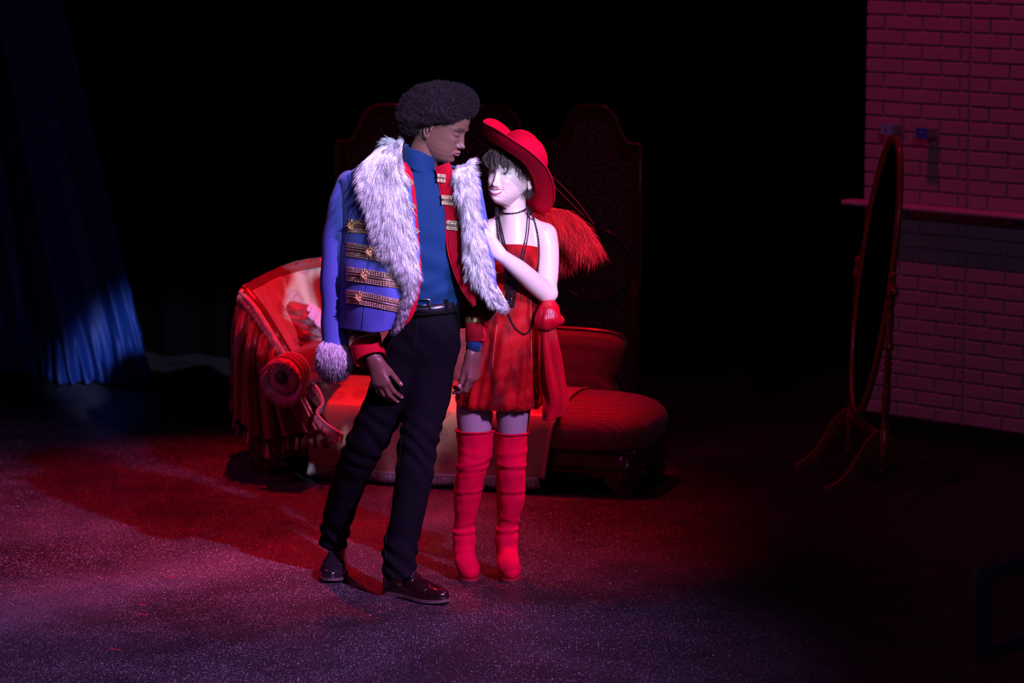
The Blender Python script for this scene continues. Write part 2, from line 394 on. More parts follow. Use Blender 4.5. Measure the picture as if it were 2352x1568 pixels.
# ================================================================== THE SETTING
def floor_material():
    m = bpy.data.materials.new('stage_floor_paint'); m.use_nodes = True; nt = m.node_tree; L = nt.links
    b = nt.nodes['Principled BSDF']; geo = nt.nodes.new('ShaderNodeNewGeometry')
    def noise(sc_, det=4, rough=0.55):
        n = nt.nodes.new('ShaderNodeTexNoise'); n.inputs['Scale'].default_value = sc_; n.inputs['Detail'].default_value = det
        n.inputs['Roughness'].default_value = rough; L.new(geo.outputs['Position'], n.inputs['Vector']); return n.outputs['Fac']
    def mr(src, a, c, lo=0.0, hi=1.0):
        r = nt.nodes.new('ShaderNodeMapRange'); r.inputs[1].default_value = a; r.inputs[2].default_value = c
        r.inputs[3].default_value = lo; r.inputs[4].default_value = hi; L.new(src, r.inputs[0]); return r.outputs[0]
    def math_(op, a, c):
        n = nt.nodes.new('ShaderNodeMath'); n.operation = op
        for i, x in enumerate((a, c)):
            if isinstance(x, (int, float)): n.inputs[i].default_value = x
            else: L.new(x, n.inputs[i])
        return n.outputs[0]
    def specks(scale, size, keep):
        v = nt.nodes.new('ShaderNodeTexVoronoi'); v.inputs['Scale'].default_value = scale; L.new(geo.outputs['Position'], v.inputs['Vector'])
        dot = mr(v.outputs['Distance'], size, size*0.6)
        sep = nt.nodes.new('ShaderNodeSeparateColor'); L.new(v.outputs['Color'], sep.inputs[0])
        kp = math_('GREATER_THAN', sep.outputs[0], keep)
        return math_('MULTIPLY', math_('MULTIPLY', dot, kp), mr(sep.outputs[1], 0.0, 1.0, 0.25, 1.0))
    # paint spatter: densest around downstage, worn dust in patches
    dens = mr(noise(0.9, 3), 0.40, 0.62)
    sx = nt.nodes.new('ShaderNodeSeparateXYZ'); L.new(geo.outputs['Position'], sx.inputs[0])
    side = mr(sx.outputs[0], 1.4, -0.3, 0.12, 1.0)
    s = math_('ADD', math_('MULTIPLY', specks(80, 0.27, 0.55), math_('MULTIPLY', dens, side)), math_('MULTIPLY', specks(170, 0.36, 0.62), math_('MULTIPLY', side, mr(noise(2.6, 5), 0.40, 0.60, 0.35, 1.0))))
    s = math_('ADD', s, specks(38, 0.13, 0.80))
    # a paler band crossing the downstage left floor
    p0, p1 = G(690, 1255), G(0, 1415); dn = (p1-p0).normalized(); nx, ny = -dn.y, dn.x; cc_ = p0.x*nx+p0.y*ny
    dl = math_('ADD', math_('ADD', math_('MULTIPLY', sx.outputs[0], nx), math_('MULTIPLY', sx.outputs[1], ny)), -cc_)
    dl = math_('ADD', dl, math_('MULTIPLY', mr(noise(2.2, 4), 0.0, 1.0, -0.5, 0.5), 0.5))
    pale_band = math_('POWER', 2.718, math_('MULTIPLY', math_('MULTIPLY', dl, dl), -22.0))
    patch = math_('ADD', mr(noise(1.3, 5), 0.40, 0.66, 0.10, 0.75), math_('MULTIPLY', pale_band, 0.6))
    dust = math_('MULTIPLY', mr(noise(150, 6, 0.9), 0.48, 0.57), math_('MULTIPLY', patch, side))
    dust = math_('MINIMUM', math_('ADD', dust, math_('MULTIPLY', pale_band, 0.10)), 1.0)  # dust patches plus the paler band
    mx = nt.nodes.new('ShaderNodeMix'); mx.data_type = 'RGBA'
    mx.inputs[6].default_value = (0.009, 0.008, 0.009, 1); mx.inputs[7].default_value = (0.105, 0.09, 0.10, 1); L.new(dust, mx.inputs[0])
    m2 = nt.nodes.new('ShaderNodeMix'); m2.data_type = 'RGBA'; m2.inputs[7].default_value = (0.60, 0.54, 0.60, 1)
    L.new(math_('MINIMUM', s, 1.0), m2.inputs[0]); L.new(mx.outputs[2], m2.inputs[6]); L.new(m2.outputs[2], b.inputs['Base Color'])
    L.new(mr(noise(6, 5), 0.3, 0.7, 0.38, 0.6), b.inputs['Roughness'])
    b.inputs['Specular IOR Level'].default_value = 0.28
    bp = nt.nodes.new('ShaderNodeBump'); bp.inputs['Strength'].default_value = 0.12; bp.inputs['Distance'].default_value = 0.002
    L.new(noise(120, 3), bp.inputs['Height']); L.new(bp.outputs[0], b.inputs['Normal'])
    return m
m_floor = floor_material()
m_seam = mat('floor_seam', (0.006, 0.006, 0.007), 0.8)
wt = Vector((0.737, -0.676, 0)).normalized(); wn = Vector((-wt.y*-1, 0, 0))
wn = Vector((wt.y, -wt.x, 0))            # wall normal, towards the stage
floor_o = mk('floor', [(-9, -9, -0.006), (9, -9, -0.006), (9, 9, -0.006), (-9, 9, -0.006)], [(0, 1, 2, 3)], m_seam, smooth=False,
             kind='structure', label='black painted stage floor of large sheets with white paint spatter', category='floor')
PW, PL = 1.22, 2.44
pv, pf = bevel_box((PW-0.004, PL-0.004, 0.02), 0.0012)
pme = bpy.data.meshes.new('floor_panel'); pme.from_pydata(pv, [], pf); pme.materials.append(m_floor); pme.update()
o0 = G(838, 1240); perp = Vector((-wt.y, wt.x, 0))
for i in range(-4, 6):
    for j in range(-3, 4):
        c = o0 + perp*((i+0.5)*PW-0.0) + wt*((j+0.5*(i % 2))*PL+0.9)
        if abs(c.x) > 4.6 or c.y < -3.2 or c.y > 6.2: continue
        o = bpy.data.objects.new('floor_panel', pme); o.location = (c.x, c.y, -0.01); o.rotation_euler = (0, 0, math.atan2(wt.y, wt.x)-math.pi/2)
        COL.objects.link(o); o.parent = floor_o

# ---- brick wall on the right
m_brick = mat('painted_brick', (0.56, 0.53, 0.53), 0.75, spec=0.25, noise=(9, 0.5), noise_col=(0.46, 0.43, 0.44), bump=(90, 0.5, 0.003))
m_mortar = mat('painted_mortar', (0.50, 0.47, 0.47), 0.85, spec=0.15, bump=(60, 0.5, 0.003))
m_black = mat('matt_black', (0.008, 0.008, 0.009), 0.8, spec=0.2)
WO = G(1975, 985); WH = 3.4; WL = 3.2; BZ = 0.085
def wp(t, n, z): return Vector((WO.x, WO.y, 0)) + wt*t + wn*n + Vector((0, 0, z))
v, f = box(wp(WL/2, -0.115, WH/2), (WL, 0.2, WH), (wt, wn, (0, 0, 1)))
wall = mk('wall_right', v, f, m_mortar, smooth=False, kind='structure', label='white painted brick wall washed in magenta light', category='wall')
BL, BH, BJ = 0.203, 0.057, 0.010
bricks_me = []
for q in range(4):
    bv, bf = bevel_box((1.0, 0.03, BH), 0.0035)
    bv = np.array(bv); 
    bv[:, 0] = np.sign(bv[:, 0])*(0.5-(0.5-np.abs(bv[:, 0]))/BL)          # chamfer stays small when the brick is scaled to length
    bv += rng.normal(size=bv.shape)*N(0.003, 0.0006, 0.0008)
    me = bpy.data.meshes.new('brick'); me.from_pydata(bv.tolist(), [], bf); me.materials.append(m_brick)
    me.update(); bricks_me.append(me)
far = MB(); nb = 0
ang = math.atan2(wt.y, wt.x)
for row in range(49):
    z = BZ + 0.006 + BH/2 + row*(BH+BJ)
    for a0, a1 in ((0.0, 0.574), (0.586, WL)):
        t = a0 - (0.5*(BL+BJ) if row % 2 else 0.0)
        while t < a1-0.02:
            s0, s1 = max(t, a0), min(t+BL, a1); t += BL+BJ
            if s1-s0 < 0.03: continue
            c = wp((s0+s1)/2, 0.0-0.0165+rng.uniform(0, 0.0010), z)
            if row < 32 and s0 < 1.45 and nb < 300:
                o = bpy.data.objects.new('brick', bricks_me[nb % 4]); o.location = c; o.scale = (s1-s0, 1, 1)
                o.rotation_euler = (0, rng.normal()*0.004, ang); COL.objects.link(o); o.parent = wall; nb += 1
            else:
                bv, bf = bevel_box((s1-s0, 0.03, BH), 0.0035)
                far.add([c+wt*p[0]-wn*p[1]+Vector((0, 0, p[2])) for p in bv], bf)
far.build('far_brick', m_brick, wall, smooth=False, kind='stuff')
v, f = box(wp(WL/2, 0.006, BZ/2), (WL, 0.025, BZ), (wt, wn, (0, 0, 1)))
mk('baseboard_right', v, f, m_black, smooth=False, kind='structure', label='black base strip under the brick wall', category='baseboard')
# barre ledge across the wall
zr = 1.085
m_ledge = mat('ledge_paint', (0.62, 0.55, 0.58), 0.55)
lb = MB()
tl = np.array([wp(t, 0.012+0.055, zr) for t in np.linspace(-0.055, WL, 6)])
v, f = box(wp(WL/2-0.03, 0.05, zr), (WL+0.055, 0.085, 0.024), (wt, wn, (0, 0, 1))); lb.add(v, f)
v, f = tube([wp(-0.055, 0.092, zr), wp(WL, 0.092, zr)], 0.012, 10); lb.add(v, f)
ledge = lb.build('trim_1', m_ledge, smooth=False, kind='structure', label='narrow painted ledge running across the brick wall', category='ledge')
for t in (0.25, 0.85, 1.45, 2.05, 2.65):
    v, f = prism([(0, 0), (0.075, 0), (0, -0.05)], wn, (0, 0, 1), wt, wp(t, 0.004, zr-0.012), 0.012)
    mk('bracket', v, f, m_mortar, ledge, smooth=False)
# two small boxes fixed to the wall
def wall_box(u, v_, label, tint):
    # find the wall point seen at that pixel
    d = ray(u, v_); t = ((wp(0, 0, 0)-CAMP).dot(wn))/d.dot(wn); p = CAMP+d*t
    s = (p-wp(0, 0, 0)).dot(wt); z = p.z
    e = empty('wall_box', wp(s, 0.006, z-0.025), label, 'wall box', 'small boxes on the brick wall')
    vv, ff = bevel_box((0.058, 0.085, 0.046), 0.003)
    P = [wp(s+q[0], 0.045+q[1], z+q[2]) for q in vv]; mk('housing', P, ff, mat('box_grey', (0.42, 0.40, 0.40), 0.5), e, smooth=False)
    vv, ff = bevel_box((0.064, 0.010, 0.050), 0.002)
    P = [wp(s+q[0], 0.093+q[1], z+q[2]) for q in vv]; mk('front_plate', P, ff, mat('plate_painted_light_'+tint, (0.25, 0.9, 1.0) if tint == 'pale' else (0.05, 0.25, 0.85), 0.35), e, smooth=False)  # blue light catching the fronts is put into the plate colours
    vv, ff = lathe([(0.0, 0), (0.008, 0), (0.008, 0.003), (0.0, 0.004)], wp(s, 0.098, z), wn, 10); mk('screw', vv, ff, mat('dull_metal', (0.3, 0.3, 0.32), 0.4, 0.9), e)
    vv, ff = box(wp(s, 0.003, z-0.004), (0.075, 0.006, 0.062), (wt, wn, (0, 0, 1))); mk('back_plate', vv, ff, MATS['box_grey'], e, smooth=False)
wall_box(2064, 294, 'small box on the brick wall, blue light painted pale cyan on its front, above the mirror top', 'pale')
wall_box(2144, 303, 'small box on the brick wall, blue light painted dark blue on its front, right of its twin', 'blue')

# ---- black backdrop and blue drape
m_velour = mat('black_velour', (0.0035, 0.0035, 0.004), 0.95, spec=0.05)
xs = np.linspace(-7.5, 3.6, 260); zs = np.array([0.01, 1.2, 2.5, 4.2])
P = np.array([[(x, 5.85+0.07*math.sin(x*21)+0.03*math.sin(x*9.3+1), z) for x in xs] for z in zs])
v, f = sheet(P, 0.004); mk('backdrop_curtain', v, f, m_velour, kind='structure', label='black velour backdrop curtain closing the rear of the stage', category='curtain')
P = np.array([[(1.25+0.35*s+0.04*math.sin(s*40), 4.4+1.35*s, z) for s in np.linspace(0, 1, 90)] for z in zs])
v, f = sheet(P, 0.004); mk('masking_leg', v, f, m_velour, kind='structure', label='black masking curtain beside the end of the brick wall', category='curtain')
def drape():
    nr, nc = 150, 240; T = np.linspace(0, 1, nr); S = np.linspace(0, 1, nc)
    P = np.zeros((nr, nc, 3))
    vb = cat([(345, 868, 5.00), (300, 880, 4.94), (185, 884, 4.9), (90, 866, 5.15), (0, 842, 5.4), (-160, 830, 5.5), (-420, 830, 5.5)], nc)   # hem
    vt = cat([(20, -520, 5.05), (-20, -520, 5.0), (-90, -520, 5.0), (-130, -520, 5.2), (-190, -520, 5.35), (-330, -520, 5.5), (-560, -520, 5.5)], nc)
    top = np.array([WN(*p) for p in vt]); bot = np.array([WN(*p) for p in vb])
    for i, t in enumerate(T):
        P[i] = top*(1-t)+bot*t
        fold = 0.045*np.sin(S*26+0.8)+0.02*np.sin(S*61+2*t)
        fold = fold*np.clip(S*7, 0.15, 1)
        P[i, :, 1] += fold
        w = np.exp(-((t-1)/0.06)**2)                                    # gathers where it meets the floor
        P[i, :, 1] += w*(0.05*np.sin(S*150+9*t)+0.03*np.sin(S*83+30*t)) - w*0.05
        P[i, :, 0] += w*0.012*np.sin(S*120+40*t)
    P[:, 0, 0] += 0.006*np.sin(T*90)*(T > 0.8)
    P[:, :, 2] = np.maximum(P[:, :, 2], 0.012)
    v, f = sheet(P, 0.004, -1)
    return mk('stage_drape', v, f, mat('blue_drape', (0.008, 0.045, 0.25), 0.55, spec=0.35, noise=(3, 0.5), noise_col=(0.008, 0.03, 0.17)),
              label='long blue stage drape pulled out to the floor at the left', category='drape')
drape()

# ---- black rail close to the camera, bottom right
m_rail = mat('black_steel', (0.03, 0.034, 0.055), 0.4, spec=0.5)
Yr = -5.2
rail = empty('handrail', W(2480, 1400, Yr)-Vector((0, 0, W(2480, 1400, Yr).z)), 'black square-tube handrail end close to the camera', 'handrail')
def sqbar(p, q, w, name, par):
    p, q = Vector(p), Vector(q); d = (q-p); L = d.length; d.normalize(); s = d.cross(Vector((0, 0, 1)))
    if s.length < 0.1: s = Vector((1, 0, 0))
    s.normalize(); n = s.cross(d); vv, ff = bevel_box((L, w, w), w*0.22); m_ = (p+q)/2
    return mk(name, [m_+d*a[0]+s*a[1]+n*a[2] for a in vv], ff, m_rail, par, smooth=False)
c1, c2 = W(2255, 1322, Yr), W(2255, 1500, Yr); r1, r2 = W(2700, 1180, Yr+0.5), W(2700, 1358, Yr+0.5)
sqbar(c1, r1, 0.034, 'top_bar', rail); sqbar(c2, r2, 0.030, 'lower_bar', rail); sqbar(c1+Vector((0, 0, 0.012)), c2-Vector((0, 0, 0.012)), 0.032, 'end_bar', rail)
pm = (r2*0.75+c2*0.25); pm2 = r2*0.97+c2*0.03
for q in (pm, pm2): sqbar(q, (q.x, q.y, 0.0), 0.034, 'post', rail)
# marks on the stage floor
m_tape = mat('spike_tape', (0.30, 0.02, 0.03), 0.6, noise=(90, 0.9), noise_col=(0.08, 0.02, 0.03))
def tape(u0, v0, u1, v1, w, label):
    a, b = G(u0, v0), G(u1, v1); d = (b-a).normalized(); s = Vector((-d.y, d.x, 0))*w/2
    P = [a-s, b-s, b+s, a+s]; n = len(P)
    V = [p+Vector((0, 0, 0.0006)) for p in P]+[p+Vector((0, 0, 0.0012)) for p in P]
    mk('spike_tape', V, [(4, 5, 6, 7), (0, 1, 5, 4), (1, 2, 6, 5), (2, 3, 7, 6), (3, 0, 4, 7)], m_tape, smooth=False, label=label, category='tape', group='red spike marks on the stage floor')
tape(252, 1490, 276, 1493, 0.014, 'short red tape mark nearest the front on the left floor')
tape(318, 1388, 338, 1390, 0.014, 'red tape mark on the left floor, upper of a close pair')
tape(316, 1410, 337, 1412, 0.014, 'red tape mark on the left floor, lower of a close pair')
tape(383, 1326, 412, 1321, 0.010, 'thin red tape mark left of the black shoe, farthest from camera')
tape(1498, 1090, 1552, 1082, 0.014, 'pinkish tape mark beside the foot of the couch')
# ================================================================== FURNITURE
m_wood = mat('dark_mahogany', (0.055, 0.016, 0.010), 0.28, spec=0.5, coat=0.25, noise=(14, 0.6), noise_col=(0.03, 0.009, 0.006))
m_mirwood = mat('cherry_wood', (0.24, 0.06, 0.03), 0.25, spec=0.5, coat=0.3, noise=(18, 0.6), noise_col=(0.14, 0.03, 0.016))
def damask():
    m = bpy.data.materials.new('damask_cloth'); m.use_nodes = True; nt = m.node_tree; L = nt.links; b = nt.nodes['Principled BSDF']
    tc = nt.nodes.new('ShaderNodeTexCoord'); mp = nt.nodes.new('ShaderNodeMapping'); mp.inputs['Scale'].default_value = (7.5, 0, 7.5)
    L.new(tc.outputs['Object'], mp.inputs[0])
    v = nt.nodes.new('ShaderNodeTexVoronoi'); v.inputs['Scale'].default_value = 1.0; v.inputs['Randomness'].default_value = 0.0; L.new(mp.outputs[0], v.inputs['Vector'])
    n = nt.nodes.new('ShaderNodeTexNoise'); n.inputs['Scale'].default_value = 30; L.new(tc.outputs['Object'], n.inputs['Vector'])
    a = nt.nodes.new('ShaderNodeMath'); a.operation = 'MULTIPLY_ADD'; a.inputs[1].default_value = 0.25; L.new(n.outputs['Fac'], a.inputs[0]); L.new(v.outputs['Distance'], a.inputs[2])
    w = nt.nodes.new('ShaderNodeMath'); w.operation = 'SINE'; s = nt.nodes.new('ShaderNodeMath'); s.operation = 'MULTIPLY'; s.inputs[1].default_value = 32
    L.new(a.outputs[0], s.inputs[0]); L.new(s.outputs[0], w.inputs[0])
    r = nt.nodes.new('ShaderNodeMapRange'); r.inputs[1].default_value = -0.2; r.inputs[2].default_value = 0.4; L.new(w.outputs[0], r.inputs[0])
    mx = nt.nodes.new('ShaderNodeMix'); mx.data_type = 'RGBA'; mx.inputs[6].default_value = (0.016, 0.010, 0.010, 1); mx.inputs[7].default_value = (0.07, 0.045, 0.04, 1)
    L.new(r.outputs[0], mx.inputs[0]); L.new(mx.outputs[2], b.inputs['Base Color']); b.inputs['Roughness'].default_value = 0.7
    return m
m_damask = damask()
# ---- folding screen
SY = 3.25; ks = k(SY)
scr = empty('folding_screen', W(1120, 995, SY), 'dark three-panel folding screen with arched tops behind the couch', 'screen')
def panel(u0, u1, Y0, Y1):
    A, B = W(u0, 900, Y0), W(u1, 900, Y1); ex = Vector((B.x-A.x, B.y-A.y, 0)); Wd = ex.length; ex.normalize(); ey = Vector((-ex.y, ex.x, 0)); up = Vector((0, 0, 1))
    zt = W((u0+u1)/2, 329, (Y0+Y1)/2).z; zp = W((u0+u1)/2, 242, (Y0+Y1)/2).z
    def arch(inset):
        h = [(0, 0), (0.10, 0.02), (0.16, 0.12), (0.215, 0.40), (0.26, 0.70), (0.34, 0.92), (0.43, 1.0)]
        c = cat([(x, y) for x, y in h]+[(1-x, y) for x, y in h[::-1]], 61)
        pts = [(inset, 0.03+inset)]+[(inset+x*(Wd-2*inset), zt+y*(zp-zt)-inset) for x, y in c]+[(Wd-inset, 0.03+inset)]
        return pts
    out, inn = arch(0.0), arch(0.045); org = Vector((A.x, A.y, 0))
    # frame: ring between the two outlines, 3 cm thick
    n = len(out); V = []
    for pts, y in ((out, 0), (inn, 0), (inn, 0.03), (out, 0.03)): V += [org+ex*x+up*z+ey*y for x, z in pts]
    Fc = [((q*n+i), (q*n+(i+1) % n), (((q+1) % 4)*n+(i+1) % n), (((q+1) % 4)*n+i)) for q in range(4) for i in range(n)]
    fr = mk('panel_frame', V, Fc, m_wood, scr, smooth=False)
    v, f = tube([org+ex*x+up*z for x, z in out], 0.010, 6); mk('moulding', v, f, m_wood, fr)
    v, f = prism(inn, ex, up, ey, org+ey*0.010, 0.012); ins = mk('fabric_panel', v, f, m_damask, scr, smooth=False)
    zc = W(u0, 600, Y0).z
    el = [org+ex*(Wd/2+0.42*Wd*math.cos(t))+up*(zc+0.165*math.sin(t)) for t in np.linspace(0, 2*math.pi, 49)]
    v, f = tube(el, 0.007, 6); mk('oval_moulding', v, f, m_wood, ins)
    for x in (0.03, Wd-0.03):
        v, f = box(org+ex*x+ey*0.015+up*0.015, (0.035, 0.03, 0.03), (ex, ey, up)); mk('foot', v, f, m_wood, scr, smooth=False)
    return org, ex, Wd
panel(778, 1010, SY+0.12, SY-0.05); panel(1012, 1246, SY-0.05, SY+0.14); panel(1249, 1468, SY+0.14, SY-0.02)
for uu, yy in ((1011, SY-0.06), (1247, SY+0.155)):
    for vv_ in (420, 650, 880):
        p = W(uu, vv_, yy); v, f = lathe([(0.006, -0.03), (0.006, 0.03)], p, (0, 0, 1), 8); mk('hinge', v, f, mat('aged_brass', (0.35, 0.22, 0.07), 0.35, 1.0), scr)

# ---- cheval mirror
def cheval():
    e = empty('cheval_mirror', (1.54, 2.34, 0), 'tall oval cheval mirror in a turned wooden stand by the brick wall', 'mirror')
    A = Vector((1.58, 2.07, 0)); B = Vector((1.495, 2.61, 0)); ax = (B-A).normalized(); pd = Vector((ax.y, -ax.x, 0)); up = Vector((0.035, 0.0, 1)).normalized()
    prof = [(0.010, 0.07), (0.017, 0.075), (0.020, 0.09), (0.012, 0.10), (0.021, 0.105), (0.021, 0.125), (0.023, 0.13)]
    prof += [(0.023, 0.25), (0.018, 0.255), (0.021, 0.265), (0.013, 0.272), (0.020, 0.285), (0.012, 0.295), (0.015, 0.31), (0.020, 0.40), (0.018, 0.46), (0.013, 0.515)]
    for q in range(3): prof += [(0.020, 0.525+q*0.026), (0.012, 0.540+q*0.026)]
    prof += [(0.012, 0.605), (0.023, 0.615), (0.023, 0.628), (0.012, 0.64), (0.019, 0.655), (0.013, 0.67), (0.017, 0.72), (0.0155, 0.775), (0.012, 0.795), (0.021, 0.80), (0.014, 0.81), (0.021, 0.82), (0.013, 0.828)]
    prof += [(0.022, 0.832), (0.022, 0.892), (0.012, 0.897), (0.020, 0.905), (0.011, 0.912), (0.019, 0.925), (0.017, 0.94), (0.0, 0.95)]
    for P in (A, B):
        v, f = lathe(prof, P, up, 18); post = mk('post', v, f, m_mirwood, e)
        for sgn in (-1, 1):
            pts = cat([(0.015, 0.235), (0.06, 0.20), (0.11, 0.125), (0.155, 0.06), (0.205, 0.022), (0.245, 0.012)], 26)
            th = np.interp(np.linspace(0, 1, 26), [0, 0.3, 0.7, 1], [0.032, 0.03, 0.021, 0.011])
            R = []
            for i, (x, z) in enumerate(pts):
                c = P+pd*(sgn*x)+Vector((0, 0, z)); R.append([c+ax*a*0.012+Vector((0, 0, b*th[i])) for a, b in ((-1, -1), (1, -1), (1, 1), (-1, 1))])
            v, f = loft(R); mk('leg', v, f, m_mirwood, e, smooth=False)
        for zz in (0.16, 0.21):
            v, f = lathe([(0.0, 0.028), (0.005, 0.027), (0.005, 0.02)], P+Vector((0, 0, zz)), -ax if P is A else ax, 10); mk('screw_cap', v, f, mat('dull_metal'), post)
        kp = P+up*0.862
        v, f = lathe([(0.006, 0), (0.006, 0.03), (0.014, 0.034), (0.016, 0.044), (0.010, 0.052), (0, 0.054)], kp, -ax if P is A else ax, 12); mk('pivot_knob', v, f, mat('aged_brass'), post)
    # stretcher between the posts
    v, f = lathe([(0.010, 0.0), (0.012, 0.1), (0.018, 0.2), (0.020, 0.27), (0.018, 0.34), (0.012, 0.44), (0.010, 0.545)], A+Vector((0, 0, 0.235)), ax, 12); mk('stretcher', v, f, m_mirwood, e)
    # oval frame, tilted back
    C = (A+B)/2+up*0.862; tl = math.radians(5.4); mu = (up*math.cos(tl)+pd*-1*0+Vector((0, 0, 0))).normalized()
    mu = (Vector((0, 0, 1))*math.cos(math.radians(7.2))+pd*math.sin(math.radians(7.2))*(1 if pd.x > 0 else -1)).normalized(); mn = ax.cross(mu)
    zc = 0.03
    ra, rb = 0.245, 0.60
    t = np.linspace(0, 2*math.pi, 73)[:-1]; R = []
    for a in t:
        c = C+mu*zc+ax*(ra*math.cos(a))+mu*(rb*math.sin(a)); o = (ax*math.cos(a)/ra+mu*math.sin(a)/rb).normalized()
        R.append([c+o*x+mn*y for x, y in ((-0.022, -0.006), (-0.018, 0.010), (-0.004, 0.016), (0.008, 0.013), (0.016, 0.004), (0.016, -0.010), (-0.016, -0.012))])
    R.append(R[0]); R = np.array(R); v, f = loft(R, caps=False); mk('frame', v, f, m_mirwood, e)
    gl = [C+mu*zc+ax*((ra-0.015)*math.cos(a))+mu*((rb-0.015)*math.sin(a)) for a in t]; n = len(gl)
    V = [p+mn*0.004 for p in gl]+[p-mn*0.004 for p in gl]; Fc = [tuple(range(n)), tuple(range(2*n-1, n-1, -1))]+[((i+1) % n, i, i+n, (i+1) % n+n) for i in range(n)]
    mk('mirror_glass', V, Fc, mat('silvered_glass', (0.8, 0.82, 0.82), 0.03, 1.0), e, smooth=False)
cheval()

# ---- chaise longue
m_uph = None
def weave():
    m = bpy.data.materials.new('red_weave_upholstery'); m.use_nodes = True; nt = m.node_tree; L = nt.links; b = nt.nodes['Principled BSDF']
    tc = nt.nodes.new('ShaderNodeTexCoord'); mp = nt.nodes.new('ShaderNodeMapping'); mp.inputs['Rotation'].default_value = (0, 0, math.radians(18)); mp.inputs['Scale'].default_value = (1, 1, 1)
    L.new(tc.outputs['Object'], mp.inputs[0])
    v = nt.nodes.new('ShaderNodeTexVoronoi'); v.inputs['Scale'].default_value = 85; v.inputs['Randomness'].default_value = 0.25; L.new(mp.outputs[0], v.inputs['Vector'])
    r = nt.nodes.new('ShaderNodeMapRange'); r.inputs[1].default_value = 0.1; r.inputs[2].default_value = 0.7; L.new(v.outputs['Distance'], r.inputs[0])
    mx = nt.nodes.new('ShaderNodeMix'); mx.data_type = 'RGBA'; mx.inputs[6].default_value = (0.34, 0.06, 0.07, 1); mx.inputs[7].default_value = (0.13, 0.014, 0.02, 1)
    L.new(r.outputs[0], mx.inputs[0]); L.new(mx.outputs[2], b.inputs['Base Color']); b.inputs['Roughness'].default_value = 0.75; b.inputs['Sheen Weight'].default_value = 0.2
    bp = nt.nodes.new('ShaderNodeBump'); bp.inputs['Strength'].default_value = 0.5; bp.inputs['Distance'].default_value = 0.003; bp.invert = True
    L.new(v.outputs['Distance'], bp.inputs['Height']); L.new(bp.outputs[0], b.inputs['Normal']); return m
m_uph = weave()
CE1 = Vector((0.95, -0.312, 0)).normalized(); CE2 = Vector((0.312, 0.95, 0)).normalized(); CO = G(660, 1090)
def CL(x, y, z): return CO+CE1*x+CE2*y+Vector((0, 0, z))
chaise = empty('chaise_longue', CL(0.75, 0.25, 0), 'carved wooden chaise longue with red woven seat and low back', 'couch')
XR, XL, DW = 1.58, -0.16, 0.52
def apron(p0, ex, ln, ey, name):
    pts = [(0, 0.0), (0.07, 0.0), (0.085, 0.03), (0.11, 0.05), (0.13, 0.085), (0.16, 0.078), (0.19, 0.095)]
    n = max(3, int(ln/0.12)); mid = [(0.19+(ln-0.38)*i/n, 0.095+0.012*math.sin(i*math.pi)) for i in range(1, n)] if ln > 0.5 else []
    top = [(ln, 0.195), (0, 0.195)]
    poly = pts+mid+[(ln-x, z) for x, z in pts[::-1]]+top
    v, f = prism(poly, ex, (0, 0, 1), ey, p0, 0.03); o = mk(name, v, f, m_wood, chaise, smooth=False)
    for zz, rr in ((0.188, 0.011), (0.112, 0.006)):
        v, f = tube([p0-ey*0.003+ex*(0.0+zz*0)+Vector((0, 0, zz)), p0-ey*0.003+ex*ln+Vector((0, 0, zz))], rr, 8); mk('moulding', v, f, m_wood, o)
    return o
apron(CL(XL, -0.02, 0), CE1, XR-XL, CE2, 'front_rail')
apron(CL(XR, -0.02, 0), CE2, DW, -CE1, 'end_rail'); apron(CL(XL, DW-0.02, 0), -CE2, DW, CE1, 'end_rail'); apron(CL(XR, DW-0.02, 0), -CE1, XR-XL, -CE2, 'back_rail')
for x, y in ((XR-0.035, 0.015), (XL+0.035, 0.015), (XR-0.035, DW-0.055), (XL+0.035, DW-0.055)):
    v, f = lathe([(0.026, 0), (0.030, 0.012), (0.026, 0.03), (0.040, 0.05), (0.050, 0.085), (0.042, 0.115), (0.046, 0.19)], CL(x, y, 0), (0, 0, 1), 12); mk('foot', v, f, m_wood, chaise)
# seat cushion
R = []; cxm, cym = (XR+XL)/2, DW/2-0.02
for z, s in ((0.19, 0.0), (0.205, 0.022), (0.24, 0.036), (0.28, 0.036), (0.315, 0.024), (0.345, -0.005), (0.368, -0.05), (0.385, -0.11), (0.395, -0.19), (0.398, -0.25)):
    hw, hd = (XR-XL)/2+s, DW/2+s; rr = ring((0, 0, 0), (hw, 0, 0), (0, max(hd, 0.01), 0), 96, 7); R.append([CL(cxm+p[0], cym+p[1], z+0.012*(p[0]/hw > 0)*0) for p in rr])
v, f = loft(R); seat = mk('seat', v, f, m_uph, chaise)
rr = ring((0, 0, 0), ((XR-XL)/2+0.012, 0, 0), (0, DW/2+0.012, 0), 97, 7); rr = np.vstack([rr, rr[:1]])
v, f = tube([CL(cxm+p[0], cym+p[1], 0.203) for p in rr], 0.008, 6); mk('piping', v, f, m_uph, seat)
# low back with wooden rim
bo = cat([(0.25, 0.36), (0.25, 0.625), (0.6, 0.632), (1.05, 0.628), (1.30, 0.622), (1.385, 0.60), (1.408, 0.55), (1.385, 0.49), (1.36, 0.43), (1.385, 0.36)], 90)
yb = DW-0.075
def back_pt(x, z, y): return CL(x, yb+y+(z-0.36)*0.12, z)
cen = np.array([0.82, 0.49]); Rg = []
for s, y in ((1.0, 0.06), (1.0, 0.0), (0.985, -0.016), (0.95, -0.03), (0.85, -0.04), (0.6, -0.045), (0.2, -0.047)):
    Rg.append([back_pt(*(cen+(p-cen)*N(1-(1-s)*0.35, s)), y) for p in bo])
v, f = loft(Rg); back = mk('backrest', v, f, m_uph, chaise)
v, f = tube([back_pt(x, z, 0.012) for x, z in cat(bo[8:], 90)], 0.017, 10); mk('back_rim', v, f, m_wood, chaise)
